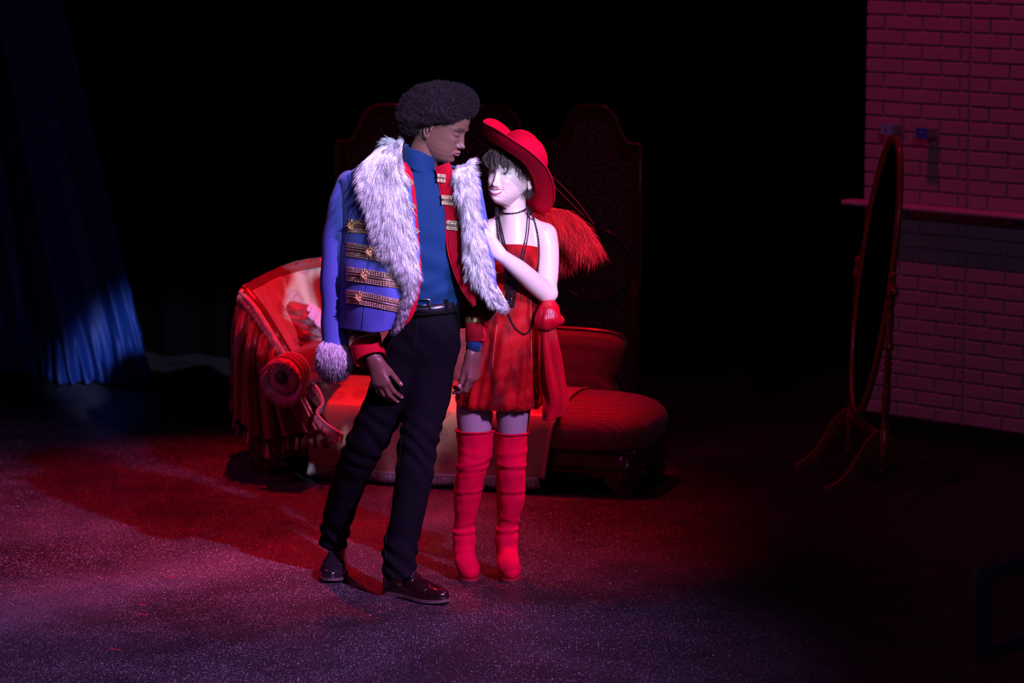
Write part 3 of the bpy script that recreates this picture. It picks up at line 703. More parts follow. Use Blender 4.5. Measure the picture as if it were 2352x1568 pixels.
# raised head end, under the throw
Cf = [(566, 676, 2.47), (602, 735, 2.42), (645, 805, 2.38), (705, 890, 2.36)]
Cb = [(742, 612, 2.98), (748, 690, 2.95), (765, 770, 2.93), (800, 860, 2.91)]
mid = [(645, 636, 2.75), (672, 712, 2.7), (708, 790, 2.67), (752, 875, 2.65)]
P = net([[WN(*p) for p in q] for q in (Cf, mid, Cb)], 20, 26); v, f = sheet(P, 0.07, 1 if normals_grid(P)[10, 13][1] < 0 else -1)
hd = mk('head_end', v, f, m_uph, chaise)

# ---- satin throw over the head end, with fringe and tassels
def brocade(name, base, spot_, rough, metal=0.0, scale=7.0):
    m = bpy.data.materials.new(name); m.use_nodes = True; nt = m.node_tree; L = nt.links; b = nt.nodes['Principled BSDF']; MATS[name] = m
    tc = nt.nodes.new('ShaderNodeTexCoord'); v = nt.nodes.new('ShaderNodeTexVoronoi'); v.inputs['Scale'].default_value = scale; v.inputs['Randomness'].default_value = 0.45
    L.new(tc.outputs['Object'], v.inputs['Vector'])
    s = nt.nodes.new('ShaderNodeMath'); s.operation = 'MULTIPLY'; s.inputs[1].default_value = 45; w = nt.nodes.new('ShaderNodeMath'); w.operation = 'SINE'
    L.new(v.outputs['Distance'], s.inputs[0]); L.new(s.outputs[0], w.inputs[0])
    r = nt.nodes.new('ShaderNodeMapRange'); r.inputs[1].default_value = 0.36; r.inputs[2].default_value = 0.28; r.inputs[4].default_value = 0.75; L.new(v.outputs['Distance'], r.inputs[0])
    r2 = nt.nodes.new('ShaderNodeMapRange'); r2.inputs[1].default_value = -0.6; r2.inputs[2].default_value = 0.6; r2.inputs[3].default_value = 0.35; L.new(w.outputs[0], r2.inputs[0])
    q = nt.nodes.new('ShaderNodeMath'); q.operation = 'MULTIPLY'; L.new(r.outputs[0], q.inputs[0]); L.new(r2.outputs[0], q.inputs[1])
    mx = nt.nodes.new('ShaderNodeMix'); mx.data_type = 'RGBA'; mx.inputs[6].default_value = (*base, 1); mx.inputs[7].default_value = (*spot_, 1)
    L.new(q.outputs[0], mx.inputs[0]); L.new(mx.outputs[2], b.inputs['Base Color']); b.inputs['Roughness'].default_value = rough; b.inputs['Metallic'].default_value = metal
    b.inputs['Sheen Weight'].default_value = 0.2
    return m
m_satin = brocade('ivory_satin', (0.62, 0.46, 0.36), (0.30, 0.17, 0.24), 0.28, 0.15, 6)
m_rsatin = brocade('rust_satin', (0.26, 0.028, 0.012), (0.12, 0.012, 0.010), 0.26, 0.45, 7)
m_gold = brocade('gold_brocade', (0.50, 0.27, 0.14), (0.24, 0.07, 0.06), 0.33, 0.25, 9)
m_fringe = mat('fringe_thread', attr=True, rough=0.6, spec=0.3)
throw = empty('satin_throw', CL(-0.15, 0.1, 0.2), 'shiny red and ivory satin throw with fringes over the head of the couch', 'throw')
def fringe(path, dirs, length, n, name, parent, col, rad=0.0022, spread=0.15, band=0.012):
    Pp = cat([tuple(p) for p in path], n); D = cat([tuple(d) for d in dirs], n) if len(dirs) > 1 else np.tile(N(*dirs[0]), (n, 1))
    D = D+rng.normal(size=D.shape)*spread; L_ = length*rng.uniform(0.8, 1.1, n)
    c = np.array(col)*rng.uniform(0.75, 1.15, (n, 1)); v1, f1, c1 = strands(Pp, D, L_, rad, 0.05, 3, 0.06, 1.0, c, c*0.9, tipr=0.8)
    bv, bf = tube(Pp[::4], band*0.5, 6)
    q = []
    for t in bf:
        for j in range(1, len(t)-1): q.append((t[0], t[j], t[j+1]))
    V = np.vstack([v1, bv]); Fc = np.vstack([f1, np.array(q)+len(v1)]); Cc = np.vstack([c1, np.tile(np.array(col)*0.9, (len(bv), 1))])
    return mk(name, V, Fc, m_fringe, parent, cols=Cc, kind='stuff')
# inner face: same shape as the head end, 12 mm proud, with soft pleats running up it
P2 = net([[WN(*p) for p in q] for q in (Cf, mid, Cb)], 110, 60); n2 = normals_grid(P2); sg = 1 if n2[50, 30][1] < 0 else -1; n2 = n2*sg
S_, T_ = np.meshgrid(np.linspace(0, 1, 110), np.linspace(0, 1, 60), indexing='ij')
P2 = P2+n2*(0.020+0.010*np.sin(S_*46+T_*2)*np.clip(T_*3, 0.3, 1)+0.006*np.sin(S_*19+5*T_))[..., None]
v, f = sheet(P2, 0.004, sg); mk('inner_drape', v, f, m_satin, throw)
# top roll and outside fall
top = P2[:, 0]; roll = []
ol = cat([WN(552, 668, 2.50), WN(600, 640, 2.78), WN(672, 612, 2.98), WN(742, 600, 3.08)], 110)
low = cat([WN(535, 760, 2.55), WN(560, 730, 2.9), WN(640, 720, 3.1), WN(742, 700, 3.16)], 110)
lo2 = cat([WN(530, 930, 2.58), WN(545, 930, 2.95), WN(640, 930, 3.15), WN(742, 930, 3.2)], 110)
P3 = cat([top, (top+ol)/2+N(0, 0, 0.012), ol, low, lo2], 40); P3[12:] += (n2[:, 0][None]*0.008*np.sin(np.linspace(0, 40, 110))[None, :, None])
v, f = sheet(P3, 0.004, -1); mk('top_drape', v, f, m_rsatin, throw)
# front fall: from the front edge of the head end down to the tasselled hem
fr_top = cat([WN(552, 668, 2.49), WN(580, 700, 2.42), WN(602, 735, 2.38), WN(625, 772, 2.35), WN(645, 805, 2.33), WN(705, 890, 2.32)], 140)
fr_mid = cat([WN(533, 780, 2.52), WN(560, 830, 2.36), WN(590, 850, 2.31), WN(620, 870, 2.29), WN(650, 890, 2.28), WN(735, 935, 2.27)], 140)
fr_bot = cat([WN(532, 930, 2.55), WN(565, 985, 2.34), WN(605, 1005, 2.28), WN(650, 1000, 2.26), WN(700, 992, 2.25), WN(775, 985, 2.25)], 140)
P4 = cat([fr_top, fr_top*0.5+fr_mid*0.5+N(-0.01, -0.03, 0), fr_mid, fr_bot], 70)
ss = np.linspace(0, 1, 140)[None]; tt = np.linspace(0, 1, 70)[:, None]
P4[..., 1] += (0.028*np.sin(ss*34+1.5*tt)+0.012*np.sin(ss*77+4*tt))*np.clip(tt*2.2, 0.06, 1); P4[..., 0] += 0.008*np.cos(ss*34)*tt
v, f = sheet(P4, 0.004, 1); mk('front_drape', v, f, m_rsatin, throw)
hem = P4[-1]
v, f = tube(cat((P2[0]+P4[0][np.linspace(0, 139, 60).astype(int)])/2+N(0.006, -0.004, 0), 60), 0.024, 10); mk('edge_roll', v, f, m_rsatin, throw)
fringe(P4[0][::6]+N(0.004, -0.012, 0), [(-0.35, -0.5, -0.8), (0.1, -0.5, -0.9)], 0.05, 420, 'edge_fringe', throw, (0.75, 0.36, 0.28), 0.002, 0.12, 0.03)
fringe(cat([WN(706, 872, 2.30), WN(728, 890, 2.24), WN(742, 925, 2.20), WN(728, 948, 2.18), WN(752, 975, 2.16), WN(790, 1000, 2.15)], 30), [(0.35, -0.3, -0.5), (-0.35, -0.3, -1), (-0.4, -0.3, -1)], 0.045, 260, 'edge_fringe', throw, (0.72, 0.42, 0.33), 0.0022, 0.1)
def tassel(p, s, m, parent):
    v, f = lathe([(0.0, 0.006), (0.006, 0.004), (0.008, -0.002), (0.005, -0.008), (0.007, -0.012), (0.012, -0.04), (0.014, -0.052), (0.0, -0.054)], (0, 0, 0), (0, 0, 1), 10)
    mk('tassel', np.array(v)*s+np.array(p), f, m, parent)
m_tass = mat('tassel_thread', (0.10, 0.02, 0.015), 0.6, bump=(300, 0.6)); m_tass2 = mat('pale_tassel_thread', (0.55, 0.18, 0.12), 0.55, bump=(300, 0.6))
for i in range(2, 140, 7): tassel(hem[i]+N(0, -0.006, -0.012-0.01*(i % 3)), 1.0, m_tass2 if i % 5 == 0 else m_tass, throw)
for i in range(3, 70, 9): tassel(P4[i][0]+N(-0.004, -0.004, -0.02), 0.9, m_tass, throw)

# ---- gold brocade cover hanging over the seat front
cover = empty('brocade_cover', CL(0.75, -0.03, 0.05), 'gold brocade cloth with pale fringe hanging over the seat front', 'cloth')
seat_t = bvh_of(seat); X = np.linspace(0.13, 1.265, 150); P5 = np.zeros((70, 150, 3)); ys = np.linspace(0.36, -0.025, 34); drop = cat([(-0.040, 0.345), (-0.062, 0.315), (-0.074, 0.27), (-0.078, 0.20), (-0.080, 0.13), (-0.080, 0.062)], 36)
for j, x in enumerate(X):
    col_ = []
    for y in ys:
        h_ = seat_t.ray_cast(CL(x, y, 1.0), Vector((0, 0, -1))); col_.append((y, (h_[0].z if h_[0] is not None else 0.35)+0.008))
    col_ = np.array(col_+[tuple(q) for q in drop]); kz = np.ones(5)/5; col_[2:-2, 0] = np.convolve(col_[:, 0], kz, 'valid'); col_[2:-2, 1] = np.convolve(col_[:, 1], kz, 'valid')
    for i, (y, z) in enumerate(col_):
        h = max(0, (i-30)/39); P5[i, j] = CL(x-0.06*h*(x > 0.9)*(x-0.9)/0.36, y-0.010*math.sin(x*29)*h*h-0.006*math.sin(x*63+2)*h*h, z-0.006*math.sin((x-0.13)*4)*h)
v, f = sheet(P5, 0.004, -1); mk('cloth', v, f, m_gold, cover)
v, f = tube(P5[:, -1], 0.006, 6); mk('edge_cord', v, f, m_gold, cover)
fringe(P5[-1][::5], [(0, -0.15, -1)], 0.048, 620, 'hem_fringe', cover, (0.62, 0.50, 0.42), 0.0024, 0.10, 0.014)

# ---- bolster
bc = WN(648, 866, 2.16); ba = N(0.42, 0.9, 0.10); ba /= np.linalg.norm(ba)
bol = empty('bolster', bc+ba*0.2-N(0, 0, 0.085), 'round bolster with pleated fringed end lying on the couch', 'bolster')
def bsec(r, h): return (r, h)
v, f = lathe([(0.0, 0.012), (0.030, 0.010), (0.055, 0.002), (0.072, 0.004), (0.079, 0.016), (0.082, 0.05), (0.083, 0.2), (0.082, 0.38), (0.07, 0.40), (0, 0.41)], bc, ba, 48); mk('body', v, f, m_rsatin, bol)
for h in (0.035, 0.065, 0.095):
    e1 = np.cross(ba, N(0, 0, 1)); e1 /= np.linalg.norm(e1); e2 = np.cross(ba, e1)
    v, f = tube([bc+ba*h+0.083*(math.cos(a)*e1+math.sin(a)*e2) for a in np.linspace(0, 2*math.pi, 41)], 0.006, 6); mk('cord_band', v, f, m_tass2, bol)
th = np.linspace(0, 2*math.pi, 96, endpoint=False); R = []
for r_, h_ in ((0.026, -0.004), (0.045, -0.008), (0.064, -0.002), (0.072, 0.006)):
    R.append([bc+ba*(h_-0.003*math.cos(a*24))+r_*(math.cos(a)*e1+math.sin(a)*e2) for a in th])
v, f = loft(R, caps=False); mk('pleated_end', v, f, mat('pleat_cloth', (0.50, 0.26, 0.26), 0.5), bol)
v, f = lathe([(0.0, -0.024), (0.016, -0.021), (0.028, -0.012), (0.034, 0.0), (0.028, 0.004)], bc, ba, 20); mk('button', v, f, mat('dark_button', (0.02, 0.008, 0.01), 0.7), bol)
a = rng.uniform(0, 2*math.pi, 420); rt = bc+ba*0.012+0.080*(np.cos(a)[:, None]*e1+np.sin(a)[:, None]*e2)
dd = (np.cos(a)[:, None]*e1+np.sin(a)[:, None]*e2)*0.6-ba*0.6+N(0, 0, -0.75)+rng.normal(size=(420, 3))*0.1
v, f, c = strands(rt, dd, rng.uniform(0.035, 0.055, 420), 0.0022, 0.25, 3, 0.05, 1, (0.66, 0.34, 0.33), (0.6, 0.32, 0.32), tipr=0.8); mk('end_fringe', v, f, m_fringe, bol, cols=c, kind='stuff')

# ---- ruffled pillow behind it
def pillow():
    c = WN(694, 762, 2.62); ax_ = N(0.93, -0.25, -0.25); ax_ /= np.linalg.norm(ax_); up_ = N(0.15, 0.5, 0.8); up_ -= ax_*(up_@ax_); up_ /= np.linalg.norm(up_); nn = np.cross(ax_, up_)
    if nn[1] > 0: nn = -nn
    e = empty('pillow', c-N(0, 0, 0.09), 'plush dark red pillow with pink ruffle tucked at the head of the couch', 'pillow')
    q = np.linspace(-1, 1, 41); A, B = np.meshgrid(q, q, indexing='ij'); sh = 0.13
    h = np.clip((1-A**4)*(1-B**4), 0, 1)**0.5*0.07; pin = 1-0.06*(A**2*B**2)
    V = []
    for s in (1, -1):
        V.append(c+(A*sh*pin)[..., None]*ax_+(B*sh*pin)[..., None]*up_+(s*h+0.004*vnoise(np.stack([A, B, A*0], -1), 6, 3)*h/0.07)[..., None]*nn)
    f = grid_faces(41, 41); VV = np.concatenate([V[0].reshape(-1, 3), V[1].reshape(-1, 3)]); FF = np.concatenate([f, f[:, ::-1]+41*41])
    mk('cushion', VV, FF, mat('crushed_velvet', (0.20, 0.012, 0.02), 0.5, sheen=0.6, noise=(22, 0.8), noise_col=(0.06, 0.004, 0.008)), e)
    # ruffle across the upper right
    rows = []
    for w in np.linspace(0, 1, 6):
        rows.append([c+ax_*(0.02+0.10*s+0.012*math.sin(s*60)*w)+up_*(0.105-0.09*s*0.6-0.055*w)+nn*(0.066+0.02*math.sin(s*75)*w+0.008) for s in np.linspace(0, 1, 120)])
    v, f = sheet(np.array(rows), 0.002); mk('ruffle', v, f, mat('pink_ruffle', (0.62, 0.34, 0.55), 0.5, sheen=0.3), e)
    rows = []
    for w in np.linspace(0, 1, 6):
        rows.append([c+ax_*(0.0+0.13*s+0.010*math.sin(s*50)*w)+up_*(0.125-0.05*s-0.045*w)+nn*(0.05+0.018*math.sin(s*63+1)*w+0.006) for s in np.linspace(0, 1, 120)])
    v, f = sheet(np.array(rows), 0.002); mk('ruffle', v, f, MATS['pink_ruffle'], e)
pillow()
# ================================================================== PEOPLE: heads, ears, hands
def gs(x, s): return np.exp(-(x/s)**2)
def head_mesh(P, M):
    """head with face from stacked sections plus relief; P = parameters, M = 4x4 to world. Returns verts, faces, colours"""
    tab = np.array(P['sections'])          # z, half width, front, back (top to bottom)
    zz = np.concatenate([np.linspace(0.1195, 0.10, 12), np.linspace(0.097, 0.036, 24), np.linspace(0.034, -0.126, 140), np.linspace(-0.1285, tab[-1, 0], 14)])
    def itp(c):
        zs = tab[::-1, 0]; return np.interp(zz, zs, tab[::-1, c])
    def sm(a, n=5):
        kz = np.ones(n)/n; b = np.convolve(np.pad(a, n//2, mode='edge'), kz, 'valid'); b[:6] = a[:6]; return b
    w, fr, bk = (sm(itp(c)) for c in (1, 2, 3))
    n = 260; tau = np.linspace(0, 2*np.pi, n, endpoint=False); t = tau-0.42*np.sin(tau)
    ct, st = np.cos(t), np.sin(t); e = 2/2.25
    X = w[:, None]*(np.sign(st)*np.abs(st)**e)[None]
    Y = np.where(ct[None] > 0, -fr[:, None], bk[:, None])*(np.abs(ct)**e)[None]
    Z = np.repeat(zz[:, None], n, 1); ff = np.clip(ct, 0, 1)[None]**0.6
    sh_ = np.interp(-zz, [0.04, 0.085, 0.108, 0.120], [0, P.get('jawshift', 0.018), P.get('jawshift', 0.018)*1.2, -0.01]); Y = Y-sh_[:, None]*np.where(ct[None] > 0, 1-np.clip(ct, 0, 1)[None], 1)
    fw = np.zeros_like(X); ax = np.abs(X)
    # nose
    q = P['nose']; br = np.clip((0.016-Z)/(0.016+0.043), 0, 1)
    zt = q.get('zt', -0.038); br = np.clip((0.018-Z)/(0.018-zt), 0, 1)
    prof = np.where(Z > zt, q['h']*(0.12*np.minimum(br*4, 1)+0.88*br**q.get('pw', 1.35)), q['h']*np.sqrt(np.clip(1-((zt-Z)/q.get('base', 0.0125))**2, 0, 1)))
    prof = np.where(Z > 0.02, 0, prof)
    fw += prof*gs(X, q['w0']+(q['w1']-q['w0'])*br)
    fw += q.get('tip', 0.003)*gs(X, 0.0085)*gs(Z-zt+0.002, 0.008)
    fw += q['wing']*gs(ax-q['wx'], 0.0062)*gs(Z-zt+0.005, 0.0078)
    # sockets, lids, brows, cheeks
    fw -= P.get('socket', 0.010)*gs(ax-0.031, 0.017)*gs(Z-0.002, 0.0115)
    fw += P.get('lid', 0.0055)*gs(ax-0.031, 0.0125)*gs(Z+0.001, 0.0075)
    fw += P['brow']*gs(ax-0.027, 0.020)*gs(Z-0.019, 0.007)
    fw += P['cheek']*gs(ax-0.041, 0.017)*gs(Z-P.get('cheekz', -0.026), 0.015)
    fw += 0.003*gs(X, 0.02)*gs(Z-0.045, 0.02)
    # mouth
    m = P['mouth']; cz = m['z']+m['k']*X**2; hw = m['hw']; env = np.clip(1-(ax/hw)**2, 0, 1)
    col = np.tile(np.array(P['skin']), (*X.shape, 1))
    vol = gs(X, hw*1.2)*gs(Z-m['z'], 0.022)*0.004
    up = cz+m['gap']*env*0.45; lo = cz-m['gap']*env*0.55       # opening between the lips
    ul = up+m['ut']*env**0.6*(1+0.25*gs(ax-0.008, 0.007)-0.25*gs(X, 0.004)); ll = lo-m['lt']*env**0.55
    inl = (Z <= ul) & (Z >= ll) & (ax < hw); opn = (Z < up) & (Z > lo) & (ax < hw*0.93) & (m['gap'] > 0.002)
    def hump(z, a, b): return np.sqrt(np.clip(1-((2*z-a-b)/(np.maximum(b-a, 1e-5)))**2, 0, 1))
    fw += vol+np.where(inl & (Z >= up), m['uf']*hump(Z, up-0.001, ul)*env**0.4, 0)+np.where(inl & (Z <= lo), m['lf']*hump(Z, ll, lo+0.001)*env**0.4, 0)
    if m['gap'] > 0.002: fw -= np.where(opn, 0.0035, 0)
    else: fw -= 0.004*np.exp(-((Z-cz)/0.0016)**2)*(ax < hw*1.05)
    fw -= P.get('corner', 0.003)*gs(ax-hw-0.003, 0.005)*gs(Z-m['z']-m['k']*hw**2, 0.006)       # corners
    fw -= 0.003*gs(X, 0.016)*gs(Z-(m['z']-m['lt']-m['gap']*0.6-0.006), 0.004)
    if m.get('fold'): fw -= m['fold']*gs((ax-(0.021+(-0.046-Z)*0.55)), 0.003)*np.clip((Z+0.078)/0.008, 0, 1)*np.clip((-0.044-Z)/0.006, 0, 1)
    fw += P['chin']*gs(X, 0.018)*gs(Z-P.get('chinz', -0.104), 0.013)
    # colours
    def tint(mask, c, a=1.0):
        k_ = (mask*a)[..., None]; col[:] = col*(1-k_)+np.array(c)*k_
    front = (ct > 0)[None]
    tint(gs(ax-0.042, 0.016)*gs(Z+0.03, 0.014)*front, P['blush'], 0.35)
    tint((inl & front).astype(float), m['col'])
    if m['gap'] > 0.002:
        tint((opn & front).astype(float), (0.05, 0.012, 0.015))
        teeth = opn & (Z > lo+0.0010*env) & (ax < hw*0.86)
        tint((teeth & front).astype(float), (0.86, 0.83, 0.80))
        tint(teeth*front*gs(np.mod(ax+0.0042, 0.0084)-0.0042, 0.0007), (0.55, 0.5, 0.5), 0.25)
    else: tint(np.exp(-((Z-cz)/0.0013)**2)*(ax < hw)*front, (0.02, 0.008, 0.008), 0.9)
    bz = 0.0235-((ax-0.031)/0.022)**2*0.004
    tint(np.exp(-((Z-bz)/P.get('browt', 0.0026))**2)*np.clip((ax-0.010)/0.005, 0, 1)*np.clip((0.051-ax)/0.010, 0, 1)*front, P['hair'], 0.85)
    q = P['eye']; ex_ = ax-0.031; al = np.clip(1-(ex_/0.0150)**2, 0, 1)
    ez = q.get('z', 0.0)+q.get('arc', 0.0)*(1-(ex_/0.015)**2)
    upz = ez+q['open']*0.6*al**0.7; loz = ez-q['open']*0.4*al**0.7
    eo = (Z < upz) & (Z > loz) & (np.abs(ex_) < 0.0148) & front
    if q['open'] > 0.003:
        tint(eo.astype(float), (0.72, 0.70, 0.70))
        gx, gz = q['gaze']; ix = np.sign(X)*0.031+gx; d_ = np.hypot(X-ix, Z-ez-gz)
        tint((eo & (d_ < 0.0060)).astype(float), q['iris']); tint((eo & (d_ < 0.0028)).astype(float), (0.01, 0.01, 0.01))
        tint((eo & (np.hypot(X-ix-0.0018, Z-ez-gz-0.002) < 0.0011)).astype(float), (0.9, 0.9, 0.95))
    tint(np.exp(-((Z-upz-0.0004)/q['lash'])**2)*(np.abs(ex_) < 0.0165)*front, (0.012, 0.010, 0.012), 0.95)
    tint(np.exp(-((Z-loz)/0.0009)**2)*(np.abs(ex_) < 0.014)*front*(q['open'] > 0.003), (0.10, 0.05, 0.06), 0.6)
    tint(np.exp(-((Z-upz-0.0052)/0.0011)**2)*(np.abs(ex_) < 0.014)*front, tuple(0.45*c for c in P['skin']), 0.7)
    tint(gs(ax-q.get('nx', 0.0085), 0.0028)*gs(Z-zt+0.0105, 0.0020)*front, (0.03, 0.01, 0.01), P.get('nostril', 0.8))           # nostrils
    if P.get('stubble'): tint(gs(np.clip(0.10-ax*0-(-Z), -1, 0), 0.02)*np.clip((-0.085-Z)/0.01, 0, 1)*front, P['stubble'], 0.35)
    Y = Y-fw*ff
    V = np.stack([X, Y, Z], -1).reshape(-1, 3); r, c = X.shape; Fc = grid_faces(r, c, True)
    top = len(V); V = np.vstack([V, [[0, Y[0].mean(), 0.1202]]]); cols = np.vstack([col.reshape(-1, 3), [P['skin']]])
    cap = np.array([(top, (j+1) % c, j, j) for j in range(c)])[:, [0, 1, 2]]
    Mn = np.array(M); V = V@Mn[:3, :3].T+Mn[:3, 3]
    faces = [tuple(x) for x in Fc[:, ::-1]]+[tuple(x) for x in cap]+[tuple((r-1)*c+j for j in range(c))]
    return V, faces, cols
def ear_mesh(M, side, skin, size=1.0, ypos=0.014, zpos=-0.014):
    b = Body((-0.03, -0.03, -0.045), (0.03, 0.03, 0.045), 0.0014)
    b.ell((0.0, 0.002, 0.0), (0.006, 0.015, 0.026), 0.004)
    t = np.linspace(-0.9, 3.6, 22); pts = [((0.006, 0.0165*math.sin(q)*1.0+0.001 if True else 0, 0.030*math.cos(q-0.35)+0.0), 0.0034) for q in t]
    pts = [((0.005+0.003*math.sin(q*0.8), 0.0175*math.sin(q), 0.029*math.cos(q)), 0.0034) for q in np.linspace(-0.95, 2.7, 22)]
    b.chain(pts, 0.002)
    b.chain([((0.004, 0.008, 0.014), 0.003), ((0.005, 0.010, 0.0), 0.003), ((0.005, 0.005, -0.013), 0.003), ((0.004, -0.004, -0.015), 0.003)], 0.003)
    b.ell((0.003, 0.004, -0.0265), (0.0055, 0.009, 0.010), 0.006)
    b.ell((0.005, -0.011, -0.004), (0.004, 0.004, 0.007), 0.004)
    b.ell((0.0085, -0.001, -0.004), (0.006, 0.0065, 0.0095), 0.002, cut=True)
    V, Q = b.mesh(1); V = V*size
    if side < 0: V = V*N(-1, 1, 1); Q = Q[:, ::-1]
    a = math.radians(24)*side; Rz = np.array([[math.cos(a), -math.sin(a), 0], [math.sin(a), math.cos(a), 0], [0, 0, 1]])
    b_ = math.radians(-10); Rx = np.array([[1, 0, 0], [0, math.cos(b_), -math.sin(b_)], [0, math.sin(b_), math.cos(b_)]])
    V = V@Rx.T@Rz.T+N(0.0745*side, ypos, zpos); Mn = np.array(M); V = V@Mn[:3, :3].T+Mn[:3, 3]
    return V, [tuple(x) for x in Q], np.tile(np.array(skin), (len(V), 1))
def unit(v): v = np.array(v, float); return v/np.linalg.norm(v)
def hand(b, w, f, n, thumb_side, curls, thumb=(0.55, 0.62, -0.35), tcurl=(10, 15), s=1.0, spread=0.06):
    """add a hand to an implicit body: wrist w, finger direction f, back-of-hand normal n, thumb_side = +1/-1 along f x n. Returns finger ends for nails"""
    f = unit(f); n = unit(np.array(n)-f*np.dot(n, f)); l = np.cross(f, n)*thumb_side; w = np.array(w); tips = []
    kn = [(0.025, 0.088), (0.0085, 0.092), (-0.0085, 0.087), (-0.024, 0.078)]; ln = [(0.043, 0.026, 0.022), (0.047, 0.030, 0.023), (0.043, 0.028, 0.022), (0.034, 0.022, 0.019)]
    rd = [0.0092, 0.0095, 0.0090, 0.0080]
    b.cap(w-f*0.01, w+f*0.02, 0.024*s, 0.026*s, 0.008, (n, 0.75))
    for i in range(4):
        a, d = kn[i]; K = w+(l*a+f*d+n*0.003*(i in (1, 2)))*s
        b.cap(w+l*a*0.45*s+f*0.01*s, K, 0.0145*s, 0.0115*s, 0.014, (n, 0.95))
        p = K; ang = 0; dirl = l*(spread*(1.5-i))
        for j in range(3):
            ang += math.radians(curls[i][j]); q = p+unit(f*math.cos(ang)-n*math.sin(ang)+dirl)*ln[i][j]*s
            b.cap(p, q, rd[i]*s*(1-0.10*j), rd[i]*s*(0.93-0.10*j), 0.004 if j else 0.006); 
            if j == 2: tips.append((p+(q-p)*0.75, unit(q-p), unit(n*math.cos(ang)+f*math.sin(ang)), l, rd[i]*s*0.75))
            p = q
    tb = w+(f*0.022+l*0.020-n*0.006)*s; td = unit(f*thumb[0]+l*thumb[1]+n*thumb[2]); k2 = tb+td*0.042*s
    b.cap(tb-td*0.012*s, k2, 0.0155*s, 0.0122*s, 0.014)
    bend = unit(f*1.0-l*0.5-n*0.2); p = k2; d = td
    for j, (L_, r_) in enumerate(((0.034, 0.0108), (0.027, 0.0092))):
        c = math.radians(tcurl[j]); d = unit(d*math.cos(c)+bend*math.sin(c)); q = p+d*L_*s; b.cap(p, q, r_*1.06*s, r_*0.92*s, 0.004); p = q
    tips.append((p-d*0.004*s, d, unit(np.cross(d, np.cross(l, d)))*1.0, n, 0.0085*s))
    return tips
def to_world(loc, yaw, pitch, roll):
    """head axes: -Y is the face, yaw about Z, then pitch (down positive), roll in the picture"""
    R = Matrix.Rotation(math.radians(roll), 4, 'Y') @ Matrix.Rotation(math.radians(yaw), 4, 'Z') @ Matrix.Rotation(math.radians(pitch), 4, 'X')
    return Matrix.Translation(loc) @ R
def merge(parts):
    V = []; Fc = []; C = []; n = 0
    for v, f, c in parts:
        V.append(np.asarray(v)); C.append(np.asarray(c)); Fc += [tuple(int(i)+n for i in q) for q in f]; n += len(v)
    return np.vstack(V), Fc, np.vstack(C)
m_skin = mat('skin', attr=True, rough=0.42, spec=0.45, sss=0.08, bump=(450, 0.10, 0.001))
m_fur = mat('fur_fibre', attr=True, rough=0.55, spec=0.25)
m_hairf = mat('hair_fibre', attr=True, rough=0.38, spec=0.5)
def strip_fur(I, O, n, length, bulge, base_n, name, parent, c_white, c_dark, dark_p, radius=0.0011, side=1.0, nrm=(0, -1, 0.15), seed=1, flow=None, thick=0.012, lenw=None):
    """fur trim: pelt strip between an inner and an outer line, covered with guard hairs in clumps"""
    r = np.random.default_rng(seed); m = 60
    A = cat([tuple(p) for p in I], m); B = cat([tuple(p) for p in O], m); wv = np.linspace(0, 1, 13)
    nr = unit(nrm); P = A[:, None]*(1-wv)[None, :, None]+B[:, None]*wv[None, :, None]+nr*(bulge*np.sin(np.pi*wv)**0.7)[None, :, None]*(np.clip(np.sin(np.pi*np.linspace(0, 1, m)), 0, 1)**0.35)[:, None, None]
    bv, bf = sheet(P[3:-1], thick, 1); bq = np.array([x if len(x) == 4 else x for x in bf]); bq = np.vstack([bq[:, [0, 1, 2]], bq[:, [0, 2, 3]]])
    s = np.concatenate([r.uniform(0, 1, n-n//12), r.uniform(0, 0.05, n//12)])*(m-1.001); w = r.uniform(0, 1, n); i = s.astype(int); fr_ = s-i; j = np.minimum((w*12).astype(int), 11); fj = w*12-j
    p = (P[i, j]*(1-fr_)[:, None]+P[i+1, j]*fr_[:, None])*(1-fj)[:, None]+(P[i, j+1]*(1-fr_)[:, None]+P[i+1, j+1]*fr_[:, None])*fj[:, None]
    tan = np.gradient((A+B)/2, axis=0); tan /= np.linalg.norm(tan, axis=1, keepdims=True); sd = B-A; sd /= np.linalg.norm(sd, axis=1, keepdims=True)+1e-9
    fl = tan[i] if flow is None else np.tile(unit(flow), (n, 1))*0.6+tan[i]*0.5
    cell = (s*0.8).astype(int)*37+(w*9).astype(int); nc = cell.max()+1
    cj = r.normal(size=(nc, 3))*0.22; cd = (r.uniform(0, 1, nc) < dark_p)
    L_ = length*r.uniform(0.65, 1.15, n)
    if lenw is not None: L_ *= np.interp(s/(m-1), np.linspace(0, 1, len(lenw)), lenw)
    D = fl*1.0+nr*(0.42+0.1*r.normal(size=n))[:, None]+sd[i]*(np.clip(w-0.35, -0.12, 1)*1.2*side)[:, None]+cj[cell]+r.normal(size=(n, 3))*0.10
    sf_ = s/(m-1); D += (-tan[i]*0.9+nr*0.3+sd[i]*0.5)*(np.clip(1-sf_/0.05, 0, 1))[:, None]
    dk = cd[cell] & (r.uniform(0, 1, n) < 0.75) | (r.uniform(0, 1, n) < 0.07)
    c0 = np.array(c_white)*r.uniform(0.8, 1.1, (n, 1)); c1 = np.where(dk[:, None], np.array(c_dark), np.array(c_white)*r.uniform(0.8, 1.1, (n, 1)))
    v, f, c = strands(p-nr*0.002, D, L_, radius*r.uniform(0.8, 1.25, n), 0.25, 3, 0.05, 0.7, c0, c1, tipr=0.25)
    V = np.vstack([v, bv]); Fc = np.vstack([f, bq+len(v)]); C = np.vstack([c, np.tile(np.array(c_white)*0.7, (len(bv), 1))])
    return mk(name, V, Fc, m_fur, parent, cols=C, kind='stuff')
